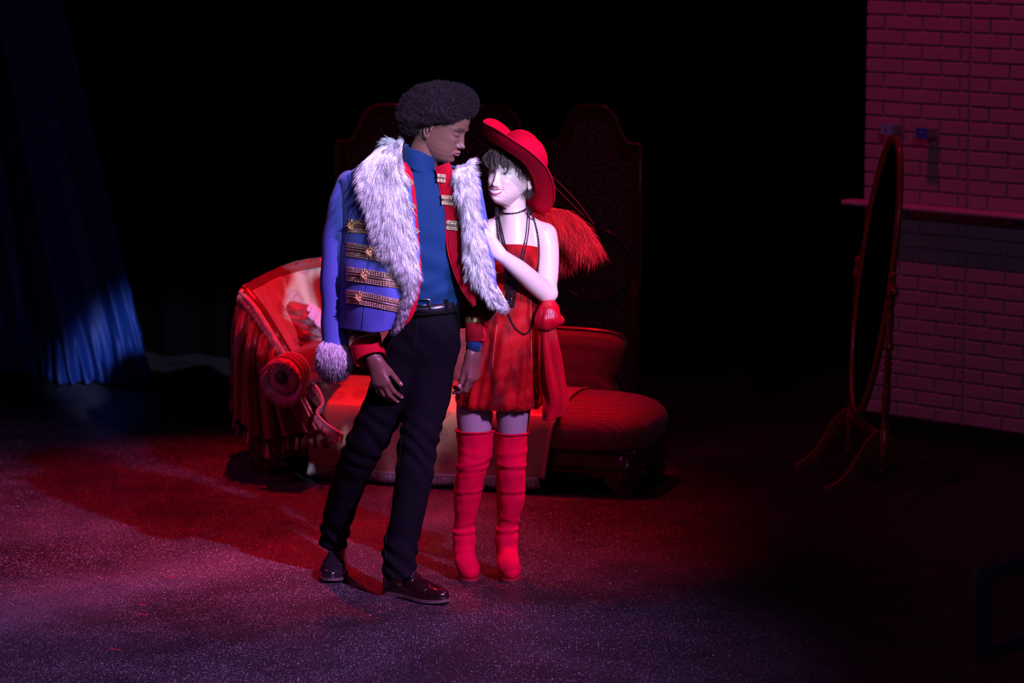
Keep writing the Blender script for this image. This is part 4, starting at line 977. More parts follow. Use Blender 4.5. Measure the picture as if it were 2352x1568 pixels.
# ================================================================== THE PERSON IN THE BLUE JACKET
man = empty('person', G(930, 1365), 'person in blue fur-collared jacket and black trousers, looking down at companion', 'person')
SK1 = (0.150, 0.070, 0.048)
HM = to_world(W(1011, 287, 0.17), 66, 15, 6)
hp = dict(skin=SK1, blush=(0.20, 0.085, 0.06), hair=(0.012, 0.009, 0.009),
    sections=[(0.1195, 0.012, 0.014, 0.014), (0.117, 0.026, 0.032, 0.036), (0.112, 0.042, 0.05, 0.056), (0.10, 0.058, 0.070, 0.076), (0.08, 0.069, 0.087, 0.094), (0.05, 0.0755, 0.0985, 0.104), (0.02, 0.0765, 0.100, 0.105), (0.0, 0.0755, 0.096, 0.102),
              (-0.03, 0.0725, 0.095, 0.09), (-0.05, 0.070, 0.0955, 0.078), (-0.065, 0.067, 0.0955, 0.066), (-0.085, 0.060, 0.092, 0.058), (-0.102, 0.050, 0.089, 0.054), (-0.113, 0.042, 0.080, 0.052), (-0.121, 0.040, 0.060, 0.052), (-0.128, 0.044, 0.040, 0.054), (-0.16, 0.047, 0.026, 0.06)],
    nose=dict(h=0.0225, w0=0.0085, w1=0.0130, wing=0.0115, wx=0.0160, zt=-0.037, tip=0.003, base=0.013), brow=0.0068, cheek=0.0065, cheekz=-0.022, chin=0.007, socket=0.0135, lid=0.0105,
    mouth=dict(z=-0.069, k=5.0, hw=0.0235, gap=0.0012, ut=0.0095, lt=0.0115, uf=0.0095, lf=0.0100, col=(0.26, 0.095, 0.090), fold=0.0012),
    eye=dict(open=0.0022, z=-0.005, arc=-0.004, lash=0.0021, gaze=(0, 0), iris=(0.02, 0.012, 0.01)), browt=0.0048, corner=0.0015)
parts = [head_mesh(hp, HM), ear_mesh(HM, -1, SK1, 1.16, 0.001, -0.010), ear_mesh(HM, 1, SK1, 1.16, 0.001, -0.010)]
b = Body((-0.74, -0.12, 0.02), (0.06, 0.78, 1.86), 0.0042)
# trunk and limbs, slim under the clothes
b.chain([(WN(958, 395, .18), .060), (WN(984, 330, .175), .056), (WN(1004, 292, .17), .058)], 0.03)
b.ell(WN(965, 480, .19), (.135, .085, .14), 0.05); b.ell(WN(975, 600, .19), (.105, .075, .12), 0.05); b.ell(WN(985, 730, .19), (.10, .075, .10), 0.05)
b.chain([(WN(810, 440, .2), .055), (WN(815, 560, .24), .045), (WN(822, 665, .26), .04)], 0.03); b.cap(WN(930, 420, .19), WN(815, 435, .2), .06, .055, 0.04)
b.cap(WN(1000, 425, .2), WN(1060, 442, .22), .055, .045, 0.03); b.chain([(WN(1060, 442, .22), .045), (WN(1080, 560, .26), .040), (WN(1092, 660, .26), .038)], 0.03)
b.chain([(WN(822, 665, .26), .038), (WN(840, 760, .16), .034), (WN(856, 822, .09), .027)], 0.02); b.chain([(WN(1092, 660, .26), .036), (WN(1090, 750, .23), .03), (WN(1089, 803, .21), .025)], 0.02)
b.chain([(WN(935, 790, .2), .062), (WN(850, 1010, .25), .050), (WN(775, 1200, .44), .038), (WN(772, 1262, .50), .032)], 0.04)
b.chain([(WN(1010, 790, .2), .062), (WN(962, 1030, .13), .050), (WN(925, 1230, .12), .038), (WN(922, 1330, .10), .032)], 0.04)
tipR = hand(b, WN(858, 824, .085), (0.30, -0.10, -0.95), (-0.40, -0.90, 0.0), -1, [(22, 25, 15), (20, 28, 18), (18, 30, 20), (16, 32, 20)], thumb=(0.95, 0.34, -0.40), tcurl=(6, 6), s=1.05)
tipL = hand(b, WN(1089, 806, .205), (-0.02, -0.10, -1.0), (0.80, -0.60, 0.0), 1, [(16, 52, 22), (30, 58, 30), (40, 58, 35), (46, 58, 40)], thumb=(0.96, 0.20, -0.22), tcurl=(2, 4), s=1.10)
V, Q = b.mesh(2)
parts.append((V, [tuple(q) for q in Q], np.tile(np.array(SK1), (len(V), 1))))
V, Fc, C = merge(parts); mk('body', V, Fc, m_skin, man, cols=C)
m_nail = mat('nail', (0.50, 0.26, 0.23), 0.25, spec=0.6)
for p, d, n_, l_, r_ in tipR+tipL[:2]+tipL[4:]:
    c = p+n_*r_*0.92; e = np.cross(d, n_)
    Rg = [[c+d*x*r_*1.0+e*y*r_*0.72-n_*(y*y*0.30+0.25*(s_ == 0))*r_*1.0 for x in (-0.8, 0, 0.8) for s_ in (1,)] for y in (-1, -0.5, 0, 0.5, 1)]
    v, f = sheet(np.array(Rg), 0.0012); mk('fingernail', v, f, m_nail, man)

# ---- hair: tight rounded curls
hb = Body((-0.50, -0.08, 1.60), (-0.02, 0.42, 1.93), 0.006)
def HL(x, y, z): return np.array(HM @ Vector((x, y, z)))
hb.ell(WN(1006, 245, .17), (0.130, 0.135, 0.084), 0.03); hb.ell(WN(955, 264, .18), (0.070, 0.115, 0.056), 0.03); hb.ell(WN(1052, 236, .16), (0.068, 0.092, 0.050), 0.03); hb.ell(WN(945, 285, .19), (0.045, 0.085, 0.034), 0.02)
hb.ell(HL(0, -0.105, 0.012), (0.10, 0.066, 0.058), 0.01, np.array(HM.to_3x3().transposed()), cut=True)
hb.ell(HL(-0.085, -0.055, -0.012), (0.05, 0.06, 0.043), 0.01, np.array(HM.to_3x3().transposed()), cut=True)
hb.ell(HL(-0.085, 0.012, -0.030), (0.05, 0.040, 0.046), 0.01, np.array(HM.to_3x3().transposed()), cut=True)
V, Q = hb.mesh(2); nn = vnormals(V, Q); V = V+nn*(0.004*vnoise(V, 60, 3)+0.003*vnoise(V, 150, 5))[:, None]
HC = np.array((0.020, 0.013, 0.016))
pick = rng.integers(0, len(Q), 26000); wgt = rng.dirichlet(np.ones(4), 26000)
rp = np.einsum('ij,ijk->ik', wgt, V[Q[pick]]); rn = np.einsum('ij,ijk->ik', wgt, nn[Q[pick]])
sv, sf, scol = strands(rp-rn*0.004, rn+rng.normal(size=rn.shape)*0.5, rng.uniform(0.007, 0.017, 26000), 0.0007, 0, 4, 0.35, 1.6, HC*0.8, HC*1.5, tipr=0.7)
q3 = np.vstack([Q[:, [0, 1, 2]], Q[:, [0, 2, 3]]])
mk('hair', np.vstack([sv, V]), np.vstack([sf, q3+len(sv)]), mat('curl_fibre', attr=True, rough=0.8, spec=0.15), man, cols=np.vstack([scol, np.tile(HC*0.7, (len(V), 1))]), kind='stuff')

# ---- turtleneck
m_knit = mat('navy_knit', (0.002, 0.028, 0.095), 0.8, spec=0.2, sheen=0.15, bump=(500, 0.25, 0.002))
rows = [(700, 902, 1060, .19, .095), (660, 892, 1062, .185, .105), (600, 880, 1068, .18, .115), (530, 868, 1074, .18, .122), (470, 862, 1076, .18, .118), (430, 868, 1070, .185, .108), (405, 888, 1050, .185, .095), (388, 912, 1022, .185, .078)]
RR = cat(rows, 70); Rg = []
for v_, ul, ur, yc, hd_ in RR:
    c = WN((ul+ur)/2, v_, yc); rr = ring(c, ((ur-ul)/2*k(yc), 0, 0), (0, hd_, 0), 96, 2.3)
    fold = 0.004*np.sin((rr[:, 2]*60+rr[:, 0]*25))*gs(v_-600, 70)+0.0035*np.sin(rr[:, 2]*95-rr[:, 0]*40+1)*gs(v_-665, 40)
    rr[:, 1] += fold*(rr[:, 1] < yc); Rg.append(rr)
v, f = loft(Rg); tneck = mk('turtleneck', v, f, m_knit, man)
cp = [(WN(962, 408, .18), .070), (WN(962, 397, .178), .066), (WN(962, 392, .176), .073), (WN(961, 386, .175), .0765), (WN(961, 374, .174), .0745), (WN(963, 360, .172), .072), (WN(965, 350, .172), .0695), (WN(967, 345, .172), .065), (WN(966, 352, .172), .058)]
Rg = []
for i, (c, r_) in enumerate(cp):
    tl = unit((1, 0, -0.42)); rr = ring(c, tl*r_*0.93, (0, r_, 0.0), 64); rr[:, 2] += 0.0025*np.sin(rr[:, 0]*90+i*1.7)*(rr[:, 1] < .17); Rg.append(rr)
v, f = loft(cat(Rg, 34), caps=False); mk('collar', v, f, m_knit, tneck)
# cuff of the turtleneck at the free wrist
v, f = loft([ring(WN(u_, v_, .208), (hw_*k(.2), 0, 0), (0, 0.032, 0), 32) for u_, v_, hw_ in ((1091, 770, 18), (1089, 790, 18.5), (1088, 804, 18.5), (1088, 804, 14))]); mk('cuff', v, f, m_knit, tneck)

# ---- trousers
m_denim = mat('black_denim', (0.0042, 0.0045, 0.006), 0.9, spec=0.05, noise=(240, 0.5), noise_col=(0.005, 0.005, 0.007), bump=(400, 0.2, 0.002))
tb = Body((-0.78, -0.12, 0.04), (0.05, 0.75, 1.15), 0.006)
tb.ell(WN(985, 745, .19), (.112, .098, .085), 0.05); tb.ell(WN(978, 800, .195), (.118, .105, .09), 0.05); tb.cap(WN(995, 690, .19), WN(985, 760, .19), .095, .105, 0.03, ((0, 1, 0), 0.92))
tb.chain([(WN(928, 800, .19), .080), (WN(898, 900, .2), .083), (WN(845, 1010, .24), .072), (WN(803, 1100, .34), .064), (WN(776, 1190, .44), .057), (WN(767, 1236, .49), .054), (WN(764, 1270, .51), .052)], 0.04)
tb.chain([(WN(1000, 800, .2), .075), (WN(985, 900, .16), .081), (WN(962, 1010, .12), .072), (WN(950, 1100, .10), .068), (WN(930, 1210, .10), .061), (WN(918, 1275, .105), .064), (WN(918, 1318, .10), .060)], 0.04)
tb.cut_plane(WN(766, 1255, .48), (-0.1, 0.25, -1)); tb.cut_plane(WN(985, 705, .19), (0.05, 0, 1))
ax_cut = WN(918, 1322, .1)
V, Q = tb.mesh(2); nn = vnormals(V, Q)
kn_ = 0.0042*np.sin(V[:, 2]*85+V[:, 0]*70+25*V[:, 1]+2*vnoise(V, 9, 2))*np.clip(gs(V[:, 2]-0.55, 0.12)+gs(V[:, 2]-0.14, 0.09)*1.3+0.5*gs(V[:, 2]-0.95, .08), 0, 1)+0.002*vnoise(V, 14, 6)
V = V+nn*kn_[:, None]
lowl = (V[:, 2] < ax_cut[2]+0.0) & (V[:, 0] > -0.52); V[lowl, 2] = ax_cut[2]-0.0
trs = mk('trousers', V, Q, m_denim, man)
tt_ = bvh_of(trs)
def seam(px, name, parent, m, r_=0.0008, off=0.0005, n=60):
    P = [hit(tt_, u, v, off)[0] for u, v in cat(px, n)]; v_, f_ = tube(P, r_, 5); return mk(name, v_, f_, m, parent)
m_stitch = mat('dark_stitch', (0.007, 0.007, 0.010), 0.8)
seam([(925, 960), (918, 1050), (905, 1120), (890, 1200), (885, 1300)], 'side_seam', trs, m_stitch)
seam([(960, 715), (957, 760), (950, 820)], 'fly_seam', trs, m_stitch); seam([(905, 770), (890, 800), (870, 815)], 'pocket_seam', trs, m_stitch)
# belt
m_leath = mat('black_leather', (0.010, 0.010, 0.012), 0.28, spec=0.6, bump=(160, 0.15, 0.001))
bc_ = WN(982, 702, .19); Rg = []
for z_, r_ in ((-0.019, 0.0), (-0.019, 0.005), (0.019, 0.005), (0.019, 0.0)):
    rr = ring(bc_+N(0, 0, z_), (0.112+r_, 0, 0.0), (0, 0.104+r_, 0), 72, 2.3); rr[:, 2] += (rr[:, 0]-bc_[0])*0.05; Rg.append(rr)
Rg.append(Rg[0]); v, f = loft(Rg, caps=False); belt = mk('belt', v, f, m_leath, man)
bt = bvh_of(belt); pb, nb_ = hit(bt, 972, 700, 0.004)
m_steel = mat('buckle_steel', (0.35, 0.36, 0.40), 0.25, 1.0)
bu = [np.array(pb)+N(x, -0.003, z) for x, z in ((-0.026, -0.021), (0.022, -0.021), (0.025, -0.018), (0.025, 0.018), (0.022, 0.021), (-0.026, 0.021), (-0.029, 0.018), (-0.029, -0.018), (-0.026, -0.021))]
v, f = tube(bu, 0.0032, 8); mk('buckle', v, f, m_steel, belt); v, f = tube([np.array(pb)+N(-0.029, -0.005, 0), np.array(pb)+N(0.024, -0.006, 0)], 0.002, 6); mk('buckle_prong', v, f, m_steel, belt)
for uu in (1025, 1048):
    p, n_ = hit(bt, uu, 703, 0.003); v, f = box(p, (0.014, 0.004, 0.052)); mk('belt_loop', v, f, m_denim, belt, smooth=False)

# ---- shoes
m_shoe = mat('polished_black', (0.012, 0.010, 0.012), 0.16, spec=0.6, coat=0.5); m_shoe2 = mat('polished_oxblood', (0.014, 0.004, 0.005), 0.15, spec=0.6, coat=0.5)
m_sole = mat('shoe_sole', (0.085, 0.055, 0.05), 0.6)
def shoe(heel, toe, m, tiltz=0.0):
    heel, toe = Vector(heel), Vector(toe); d = (toe-heel); L_ = d.length; d.normalize(); s = Vector((-d.y, d.x, 0)).normalized(); up = s.cross(d)*-1 if s.cross(d).z < 0 else s.cross(d)
    X = np.linspace(0, 1, 34)
    wv = np.interp(X, [0, .03, .1, .25, .42, .6, .72, .84, .93, .98, 1], [.006, .024, .035, .036, .038, .050, .052, .045, .032, .017, .004])
    hv = np.interp(X, [0, .03, .12, .28, .38, .5, .62, .75, .88, .96, 1], [.05, .085, .108, .110, .098, .074, .057, .048, .040, .028, .012])
    Rg = []; Rs = []; cap_r = []; quarter = []
    for x, w_, h_ in zip(X, wv, hv):
        t = np.linspace(0, 2*np.pi, 40, endpoint=False); zc = 0.017+0.006*max(0, (x-0.75)/0.25)**2
        yy = np.sign(np.cos(t))*np.abs(np.cos(t))**0.85*w_; z_ = np.where(np.sin(t) > 0, np.sin(t)**0.75*(h_), np.sin(t)*0.004)
        narrow = np.where(np.sin(t) > 0, 1-0.38*np.clip(np.sin(t), 0, 1)**2*(h_ > 0.06), 1)
        Rg.append([heel+d*(x*L_)+s*(a*c_)+up*(zc+b_) for a, b_, c_ in zip(yy, z_, narrow)])
        Rs.append((x, w_, zc))
    v, f = loft(Rg); o = mk('shoe', v, f, m, man); A = np.array(Rg)
    # sole with welt, heel block
    R2 = []
    for x, w_, zc in Rs:
        y_ = w_+0.004; lowz = 0.0 if x < 0.27 else 0.006*min(1, (x-0.27)/0.05)
        lowz += 0.006*max(0, (x-0.8)/0.2)**2
        R2.append([heel+d*(x*L_*1.015-0.002)+s*a+up*z for a, z in ((-y_, lowz), (y_, lowz), (y_, zc-0.001), (-y_, zc-0.001))])
    v, f = loft(R2); mk('sole', v, f, m_sole, o, smooth=False)
    def band(i, dz, rad, name, t0=0.0, t1=1.0, mm=None):
        row = A[i]; jj = [j for j in range(0, 21)]; jj = jj[int(t0*20):int(t1*20)+1]
        v, f = tube([row[j]+np.array(up)*dz for j in jj], rad, 6); mk(name, v, f, mm or m, o)
    band(25, 0.0006, 0.0016, 'toe_cap_seam'); band(17, 0.0006, 0.0015, 'vamp_seam', 0.12, 0.88)
    for i in (12, 14, 16):
        row = A[i]; pts = [row[6]+np.array(up)*0.001, row[8]+np.array(up)*0.005, row[10]+np.array(up)*0.006, row[12]+np.array(up)*0.005, row[14]+np.array(up)*0.001]
        v, f = tube(cat(pts, 14), 0.0021, 6); mk('lace', v, f, mat('lace', (0.01, 0.01, 0.012), 0.6), o)
        for j in (6, 14):
            v, f = lathe([(0.0035, 0), (0.0035, 0.0015), (0.0012, 0.002)], row[j]+np.array(up)*0.001, up, 8); mk('eyelet', v, f, m_steel, o)
    a = A[13][10]+np.array(up)*0.006
    for sg in (-1, 1):
        lp = cat([a, a+np.array(s)*0.014*sg+np.array(d)*0.004+np.array(up)*0.006, a+np.array(s)*0.026*sg+np.array(d)*0.012-np.array(up)*0.002, a+np.array(s)*0.014*sg+np.array(d)*0.016+np.array(up)*0.001, a+np.array(d)*0.002], 20)
        v, f = tube(lp, 0.0018, 5); mk('lace_bow', v, f, MATS['lace'], o)
    # shaft lining
    v, f = tube([p+np.array(up)*0.0 for p in A[4:12, 10]], 0.003, 6); mk('collar_edge', v, f, m, o)
    return o
shoe(G(884, 1362)+Vector((0.0, 0.012, 0)), G(1029, 1389)+Vector((0, 0.004, 0)), m_shoe2)
th_ = G(762, 1341); shoe(th_+Vector((0.012, 0.285, 0.012)), th_+Vector((-0.004, 0.004, 0.0)), m_shoe)

# ---- red under-jacket: sleeves, cuffs and front edges
m_red = mat('red_wool', (0.40, 0.004, 0.018), 0.8, spec=0.08, bump=(400, 0.2, 0.002))
m_goldb = mat('gold_braid', (0.80, 0.55, 0.22), 0.32, 0.85, bump=(700, 0.4, 0.002)); m_silver = mat('sequin_braid', (0.62, 0.58, 0.55), 0.22, 0.9, bump=(900, 0.6, 0.002))
def sleeve(pts, name, parent, m, fold=0.004, n=60, flatY=1.0):
    P = cat([(*p[0], p[1]) for p in pts], n); T, A, B = frames(P[:, :3]); t = np.linspace(0, 2*np.pi, 48, endpoint=False)
    w_ = fold*(np.sin(np.arange(n)[:, None]*0.55+2*np.sin(t)[None])+0.6*np.sin(np.arange(n)[:, None]*0.23+1.3*np.cos(t)[None]))
    R = P[:, None, :3]+(P[:, 3][:, None, None]+w_[..., None])*(np.cos(t)[None, :, None]*A[:, None]+flatY*np.sin(t)[None, :, None]*B[:, None]); v, f = loft(R); return mk(name, v, f, m, parent), R
uj, _ = sleeve([(WN(812, 440, .2), .062), (WN(815, 560, .24), .056), (WN(822, 665, .26), .050), (WN(832, 720, .2), .048), (WN(838, 762, .155), .052)], 'under_jacket', man, m_red)
sleeve([(WN(1035, 425, .22), .055), (WN(1060, 440, .235), .055), (WN(1078, 560, .27), .048), (WN(1093, 655, .265), .046), (WN(1092, 720, .24), .036), (WN(1092, 740, .232), .036)], 'sleeve', uj, m_red)
def cuff(p, q, r0, r1, name):
    p, q = np.array(p), np.array(q); T = unit(q-p); L_ = np.linalg.norm(q-p)
    v, f = lathe([(r0-0.004, 0), (r0, 0), (r1, L_), (r1-0.001, L_+0.002), (r1-0.006, L_), (r0-0.008, 0.004)], p, T, 48); o = mk(name, v, f, m_red, uj)
    h_ = L_*0.42; rr_ = r0+(r1-r0)*0.42
    v, f = lathe([(rr_+0.0005, h_-0.011), (rr_+0.0035, h_-0.009), (rr_+0.0018, h_-0.004), (rr_+0.0042, h_), (rr_+0.0018, h_+0.004), (rr_+0.0035, h_+0.009), (rr_+0.0005, h_+0.011)], p, T, 60)
    mk('cuff_braid', v, f, m_goldb, uj)
cuff(WN(828, 750, .165), WN(851, 825, .095), 0.056, 0.0595, 'cuff'); cuff(WN(1092, 700, .235), WN(1094, 783, .212), 0.036, 0.040, 'cuff')
def ribbon(I, O, name, parent, m, n=70, thick=0.004, mcols=9, bulge=0.0):
    A = cat([WN(*p) for p in I], n); B = cat([WN(*p) for p in O], n); w_ = np.linspace(0, 1, mcols)
    P = A[:, None]*(1-w_)[None, :, None]+B[:, None]*w_[None, :, None]; P[..., 1] -= (bulge*np.sin(np.pi*w_))[None]; v, f = sheet(P, thick); return mk(name, v, f, m, parent)
fr1 = ribbon([(933, 372, .085), (948, 402, .06), (958, 480, .045), (963, 560, .035), (968, 630, .03), (959, 695, .04), (943, 735, .045), (918, 757, .055)], [(900, 380, .06), (905, 410, .05), (915, 480, .04), (925, 560, .035), (935, 630, .03), (930, 690, .03), (920, 725, .035), (902, 752, .045)], 'front_edge', uj, m_red)
fr2 = ribbon([(1001, 383, .10), (1012, 440, .085), (1024, 520, .075), (1031, 585, .07), (1056, 655, .065), (1088, 704, .06)], [(1032, 372, .085), (1062, 440, .06), (1080, 520, .05), (1088, 585, .05), (1092, 650, .055), (1092, 700, .06)], 'front_edge', uj, m_red, bulge=0.006)
v, f = tube(cat([WN(1001, 383, .098), WN(1012, 440, .083), WN(1024, 520, .073), WN(1031, 585, .068), WN(1056, 655, .063), WN(1088, 704, .058)], 60), 0.004, 6); mk('front_piping', v, f, m_red, uj)
ft = bvh_of(fr1, fr2)
def braid(tree, px, hw, name, parent, n=40, rows=5, off=0.0015):
    """gold frogging band laid on a garment: rope edges, lace rows"""
    M_ = MB(); C = cat(px, n); mid_ = [hit(tree, u, v, off) for u, v in C]; Pm = np.array([m_[0] for m_ in mid_]); Nn = np.array([m_[1] for m_ in mid_]); T = np.gradient(Pm, axis=0); T /= np.linalg.norm(T, axis=1, keepdims=True)
    S = np.cross(T, Nn); S /= np.linalg.norm(S, axis=1, keepdims=True)
    P = np.array([Pm+S*w_ for w_ in np.linspace(-hw, hw, 7)]); v, f = sheet(P, 0.002); M_.add(v, f, (0.30, 0.21, 0.14))
    for r_, w_ in enumerate((-1, -0.72, -0.44, 0, 0.44, 0.72, 1)):
        q = cat(np.hstack([Pm, Nn, S]), n*4); a = np.arange(len(q))
        P = q[:, :3]+q[:, 6:]*(w_*hw)+q[:, 3:6]*0.0015
        if r_ == 3: v, f = tube(P[::3], hw*0.22, 6, flat=0.5); M_.add(v, f, (0.62, 0.58, 0.55)); continue
        P = P+q[:, 6:]*(0.0012*np.sin(a*1.1))[:, None]+q[:, 3:6]*(0.001*np.cos(a*1.1))[:, None]; v, f = tube(P, 0.0021, 5); M_.add(v, f, (0.82, 0.60, 0.30) if r_ % 2 == 0 else (0.60, 0.52, 0.46))
    return M_.build(name, m_braid, parent, col=True), (Pm, Nn, S, T)
m_braid = mat('braid_metal', attr=True, rough=0.30, metal=0.8, bump=(900, 0.5, 0.002))
def rosette(p, n_, s_, t_, r_, parent, name='rosette'):
    M_ = MB(); p = np.array(p)
    for i in range(12):
        a = i*math.pi/6; d = s_*math.cos(a)+t_*math.sin(a); L_ = r_*(1.0 if i % 3 else 1.25)
        v, f = tube([p+d*r_*0.15+n_*0.003, p+d*L_*0.6+n_*0.0045, p+d*L_+n_*0.002], [r_*0.07, r_*0.13, r_*0.05], 6); M_.add(v, f)
    v, f = lathe([(r_*0.3, 0), (r_*0.28, 0.004), (0, 0.007)], p, n_, 12); M_.add(v, f)
    return M_.build(name, m_goldb, parent)
for px in (([(1002, 408), (1024, 410)], .013), ([(1013, 458), (1042, 461)], .015), ([(1026, 516), (1054, 519)], .015)):
    braid(ft, px[0], px[1], 'front_braid', uj, 14)
for uu, vv in ((942, 420), (948, 475), (955, 531)):
    p, n_ = hit(ft, uu, vv, 0.002); rosette(p, np.array(n_), N(0, 0, 1), N(1, 0, 0), 0.014, uj, 'front_rosette')

# ---- blue outer jacket, hung from the shoulders
m_blue = mat('blue_wool', (0.085, 0.125, 0.46), 0.7, spec=0.2, sheen=0.15, bump=(500, 0.15, 0.002), noise=(6, 0.3), noise_col=(0.07, 0.10, 0.38))
rows = [[(934, 384, .08), (905, 362, .10), (893, 348, .20), (960, 342, .29), (1030, 376, .28), (1060, 396, .18), (1026, 400, .10)],
        [(940, 402, .06), (862, 392, .075), (792, 402, .20), (950, 385, .36), (1088, 404, .25), (1078, 398, .13), (1040, 415, .075)],
        [(945, 440, .045), (868, 436, .03), (782, 430, .19), (950, 440, .38), (1098, 440, .26), (1090, 440, .13), (1055, 440, .06)],
        [(955, 520, .03), (872, 515, .005), (788, 510, .17), (950, 510, .385), (1108, 510, .26), (1106, 510, .12), (1072, 520, .05)],
        [(964, 600, .02), (870, 602, -.01), (783, 596, .16), (950, 600, .385), (1115, 600, .26), (1130, 592, .11), (1085, 600, .045)],
        [(955, 682, .02), (865, 690, -.012), (780, 684, .16), (950, 690, .38), (1108, 690, .26), (1142, 655, .10), (1112, 660, .05)],
        [(915, 752, .035), (858, 764, .0), (782, 750, .16), (950, 752, .37), (1098, 750, .26), (1152, 702, .10), (1160, 712, .06)]]
def lerp_net(rows, nr, nc): return net([[WN(*p) for p in r] for r in rows], nr, nc)
PJ = lerp_net(rows, 110, 150); S_, T_ = np.meshgrid(np.linspace(0, 1, 110), np.linspace(0, 1, 150), indexing='ij')
PJ[..., 1] += 0.004*np.sin(T_*50+S_*7)*np.clip(S_*2-0.6, 0, 1)*(T_ < 0.3)+0.003*np.sin(S_*40+T_*30)*(T_ < 0.3)*gs(S_-0.62, .15)
nj = normals_grid(PJ); flip = 1 if nj[60, 22][1] < 0 else -1
V, Fj = sheet(PJ, 0.006, flip); nq = 109*149
mi = [0]*nq+[1]*nq+[0]*(len(Fj)-2*nq)
jk = mk('jacket', V, Fj, m_blue, man, mats=[m_blue, m_red], midx=mi)
hs, Rs_ = sleeve([(WN(822, 416, .205), .036), (WN(803, 424, .2), .047), (WN(789, 462, .19), .051), (WN(777, 520, .185), .0515), (WN(770, 590, .18), .050), (WN(767, 660, .175), .0495), (WN(768, 730, .172), .0485), (WN(769, 790, .17), .047)], 'hanging_sleeve', jk, m_blue, 0.0022)
st = bvh_of(jk, hs)
v, f = tube([hit(st, u, v_, 0.001)[0] for u, v_ in cat([(852, 560), (845, 620), (838, 690), (832, 755)], 50)], 0.0010, 5); mk('front_dart', v, f, mat('blue_seam', (0.03, 0.06, 0.3), 0.8), jk)
v, f = tube([hit(st, u, v_, 0.001)[0] for u, v_ in cat([(800, 402), (805, 440), (800, 500), (792, 560)], 50)], 0.0012, 5); mk('armhole_seam', v, f, MATS['blue_seam'], jk)
jt = bvh_of(jk)
for px, hw_, ros in (([(800, 519), (830, 520), (868, 523)], .0215, ((811, 519), (857, 521))), ([(793, 572), (850, 580), (915, 592)], .0225, ((852, 578),)),
                     ([(788, 628), (845, 635), (938, 650)], .0225, ((840, 632),)), ([(786, 680), (840, 686), (924, 704)], .0215, ((828, 683),))):
    px = [(max(u, 797), v_) for u, v_ in px]
    o, _ = braid(jt, px, hw_, 'braid_band', jk, 44)
    for uu, vv in ros:
        p, n_ = hit(jt, uu, vv, 0.004); rosette(p, np.array(n_), N(0, 0, 1), N(1, 0, 0), 0.0215, jk)
# gold edging glimpsed on the turned far front
v, f = tube(cat([WN(1135, 648, .09), WN(1148, 668, .085), WN(1160, 690, .08), WN(1168, 706, .075)], 20), 0.004, 6); mk('edge_braid', v, f, m_goldb, jk)
# fur collar and fronts
CWt, CDk = (0.95, 0.93, 0.94), (0.045, 0.035, 0.05)
strip_fur([WN(*p) for p in ((928, 318, .20), (922, 360, .09), (930, 420, .05), (940, 490, .03), (946, 560, .02), (952, 610, .012), (950, 660, .012), (936, 705, .02), (917, 750, .03))],
          [WN(*p) for p in ((898, 322, .28), (832, 380, .10), (838, 430, .02), (858, 500, .0), (885, 570, -.005), (915, 610, -.005), (938, 655, .0), (926, 705, .01), (908, 755, .025))],
          20000, 0.060, 0.022, None, 'fur_collar', jk, CWt, CDk, 0.22, 0.0009, side=1.0, seed=3, lenw=[0.8, 1.0, 1, 1, 1, 0.85, 0.6, 0.5, 0.5])
strip_fur([WN(*p) for p in ((1046, 384, .10), (1047, 416, .055), (1058, 470, .035), (1066, 530, .025), (1068, 590, .02), (1090, 640, .025), (1120, 680, .03), (1150, 705, .04))],
          [WN(*p) for p in ((1074, 374, .13), (1084, 404, .08), (1088, 460, .05), (1100, 530, .03), (1116, 590, .02), (1118, 640, .025), (1138, 675, .03), (1156, 703, .04))],
          15000, 0.056, 0.022, None, 'fur_collar', jk, CWt, CDk, 0.22, 0.0009, side=0.9, seed=4, lenw=[0.9, 1, 1, 1, 0.9, 0.85, 0.7, 0.55])
# fur cuff of the hanging sleeve
cb = Body((-0.80, 0.0, 0.62), (-0.48, 0.36, 1.06), 0.006); cb.ell(WN(767, 812, .17), (0.052, 0.058, 0.070), 0.01)
V, Q = cb.mesh(1); nn = vnormals(V, Q); n_ = 8000; pick = rng.integers(0, len(Q), n_); rp = V[Q[pick]].mean(1)+rng.normal(size=(n_, 3))*0.001; rn = nn[Q[pick]].mean(1)
dk = rng.uniform(0, 1, n_) < np.clip((WN(766, 806, .17)[2]-rp[:, 2])/0.05, 0.12, 0.85)
D = rn*0.45+N(0, 0, -1.0)+rng.normal(size=(n_, 3))*0.15
c0 = np.array(CWt)*rng.uniform(0.8, 1.1, (n_, 1)); c1 = np.where(dk[:, None], np.array((0.03, 0.025, 0.035)), c0)
v, f, c = strands(rp, D, 0.045*rng.uniform(0.7, 1.1, n_), 0.0011, 0.1, 3, 0.04, 0.7, c0, c1, tipr=0.25)
mk('fur_cuff', np.vstack([v, V]), np.vstack([f, np.vstack([Q[:, [0, 1, 2]], Q[:, [0, 2, 3]]])+len(v)]), m_fur, jk, cols=np.vstack([c, np.tile(np.array(CWt)*0.5, (len(V), 1))]), kind='stuff')
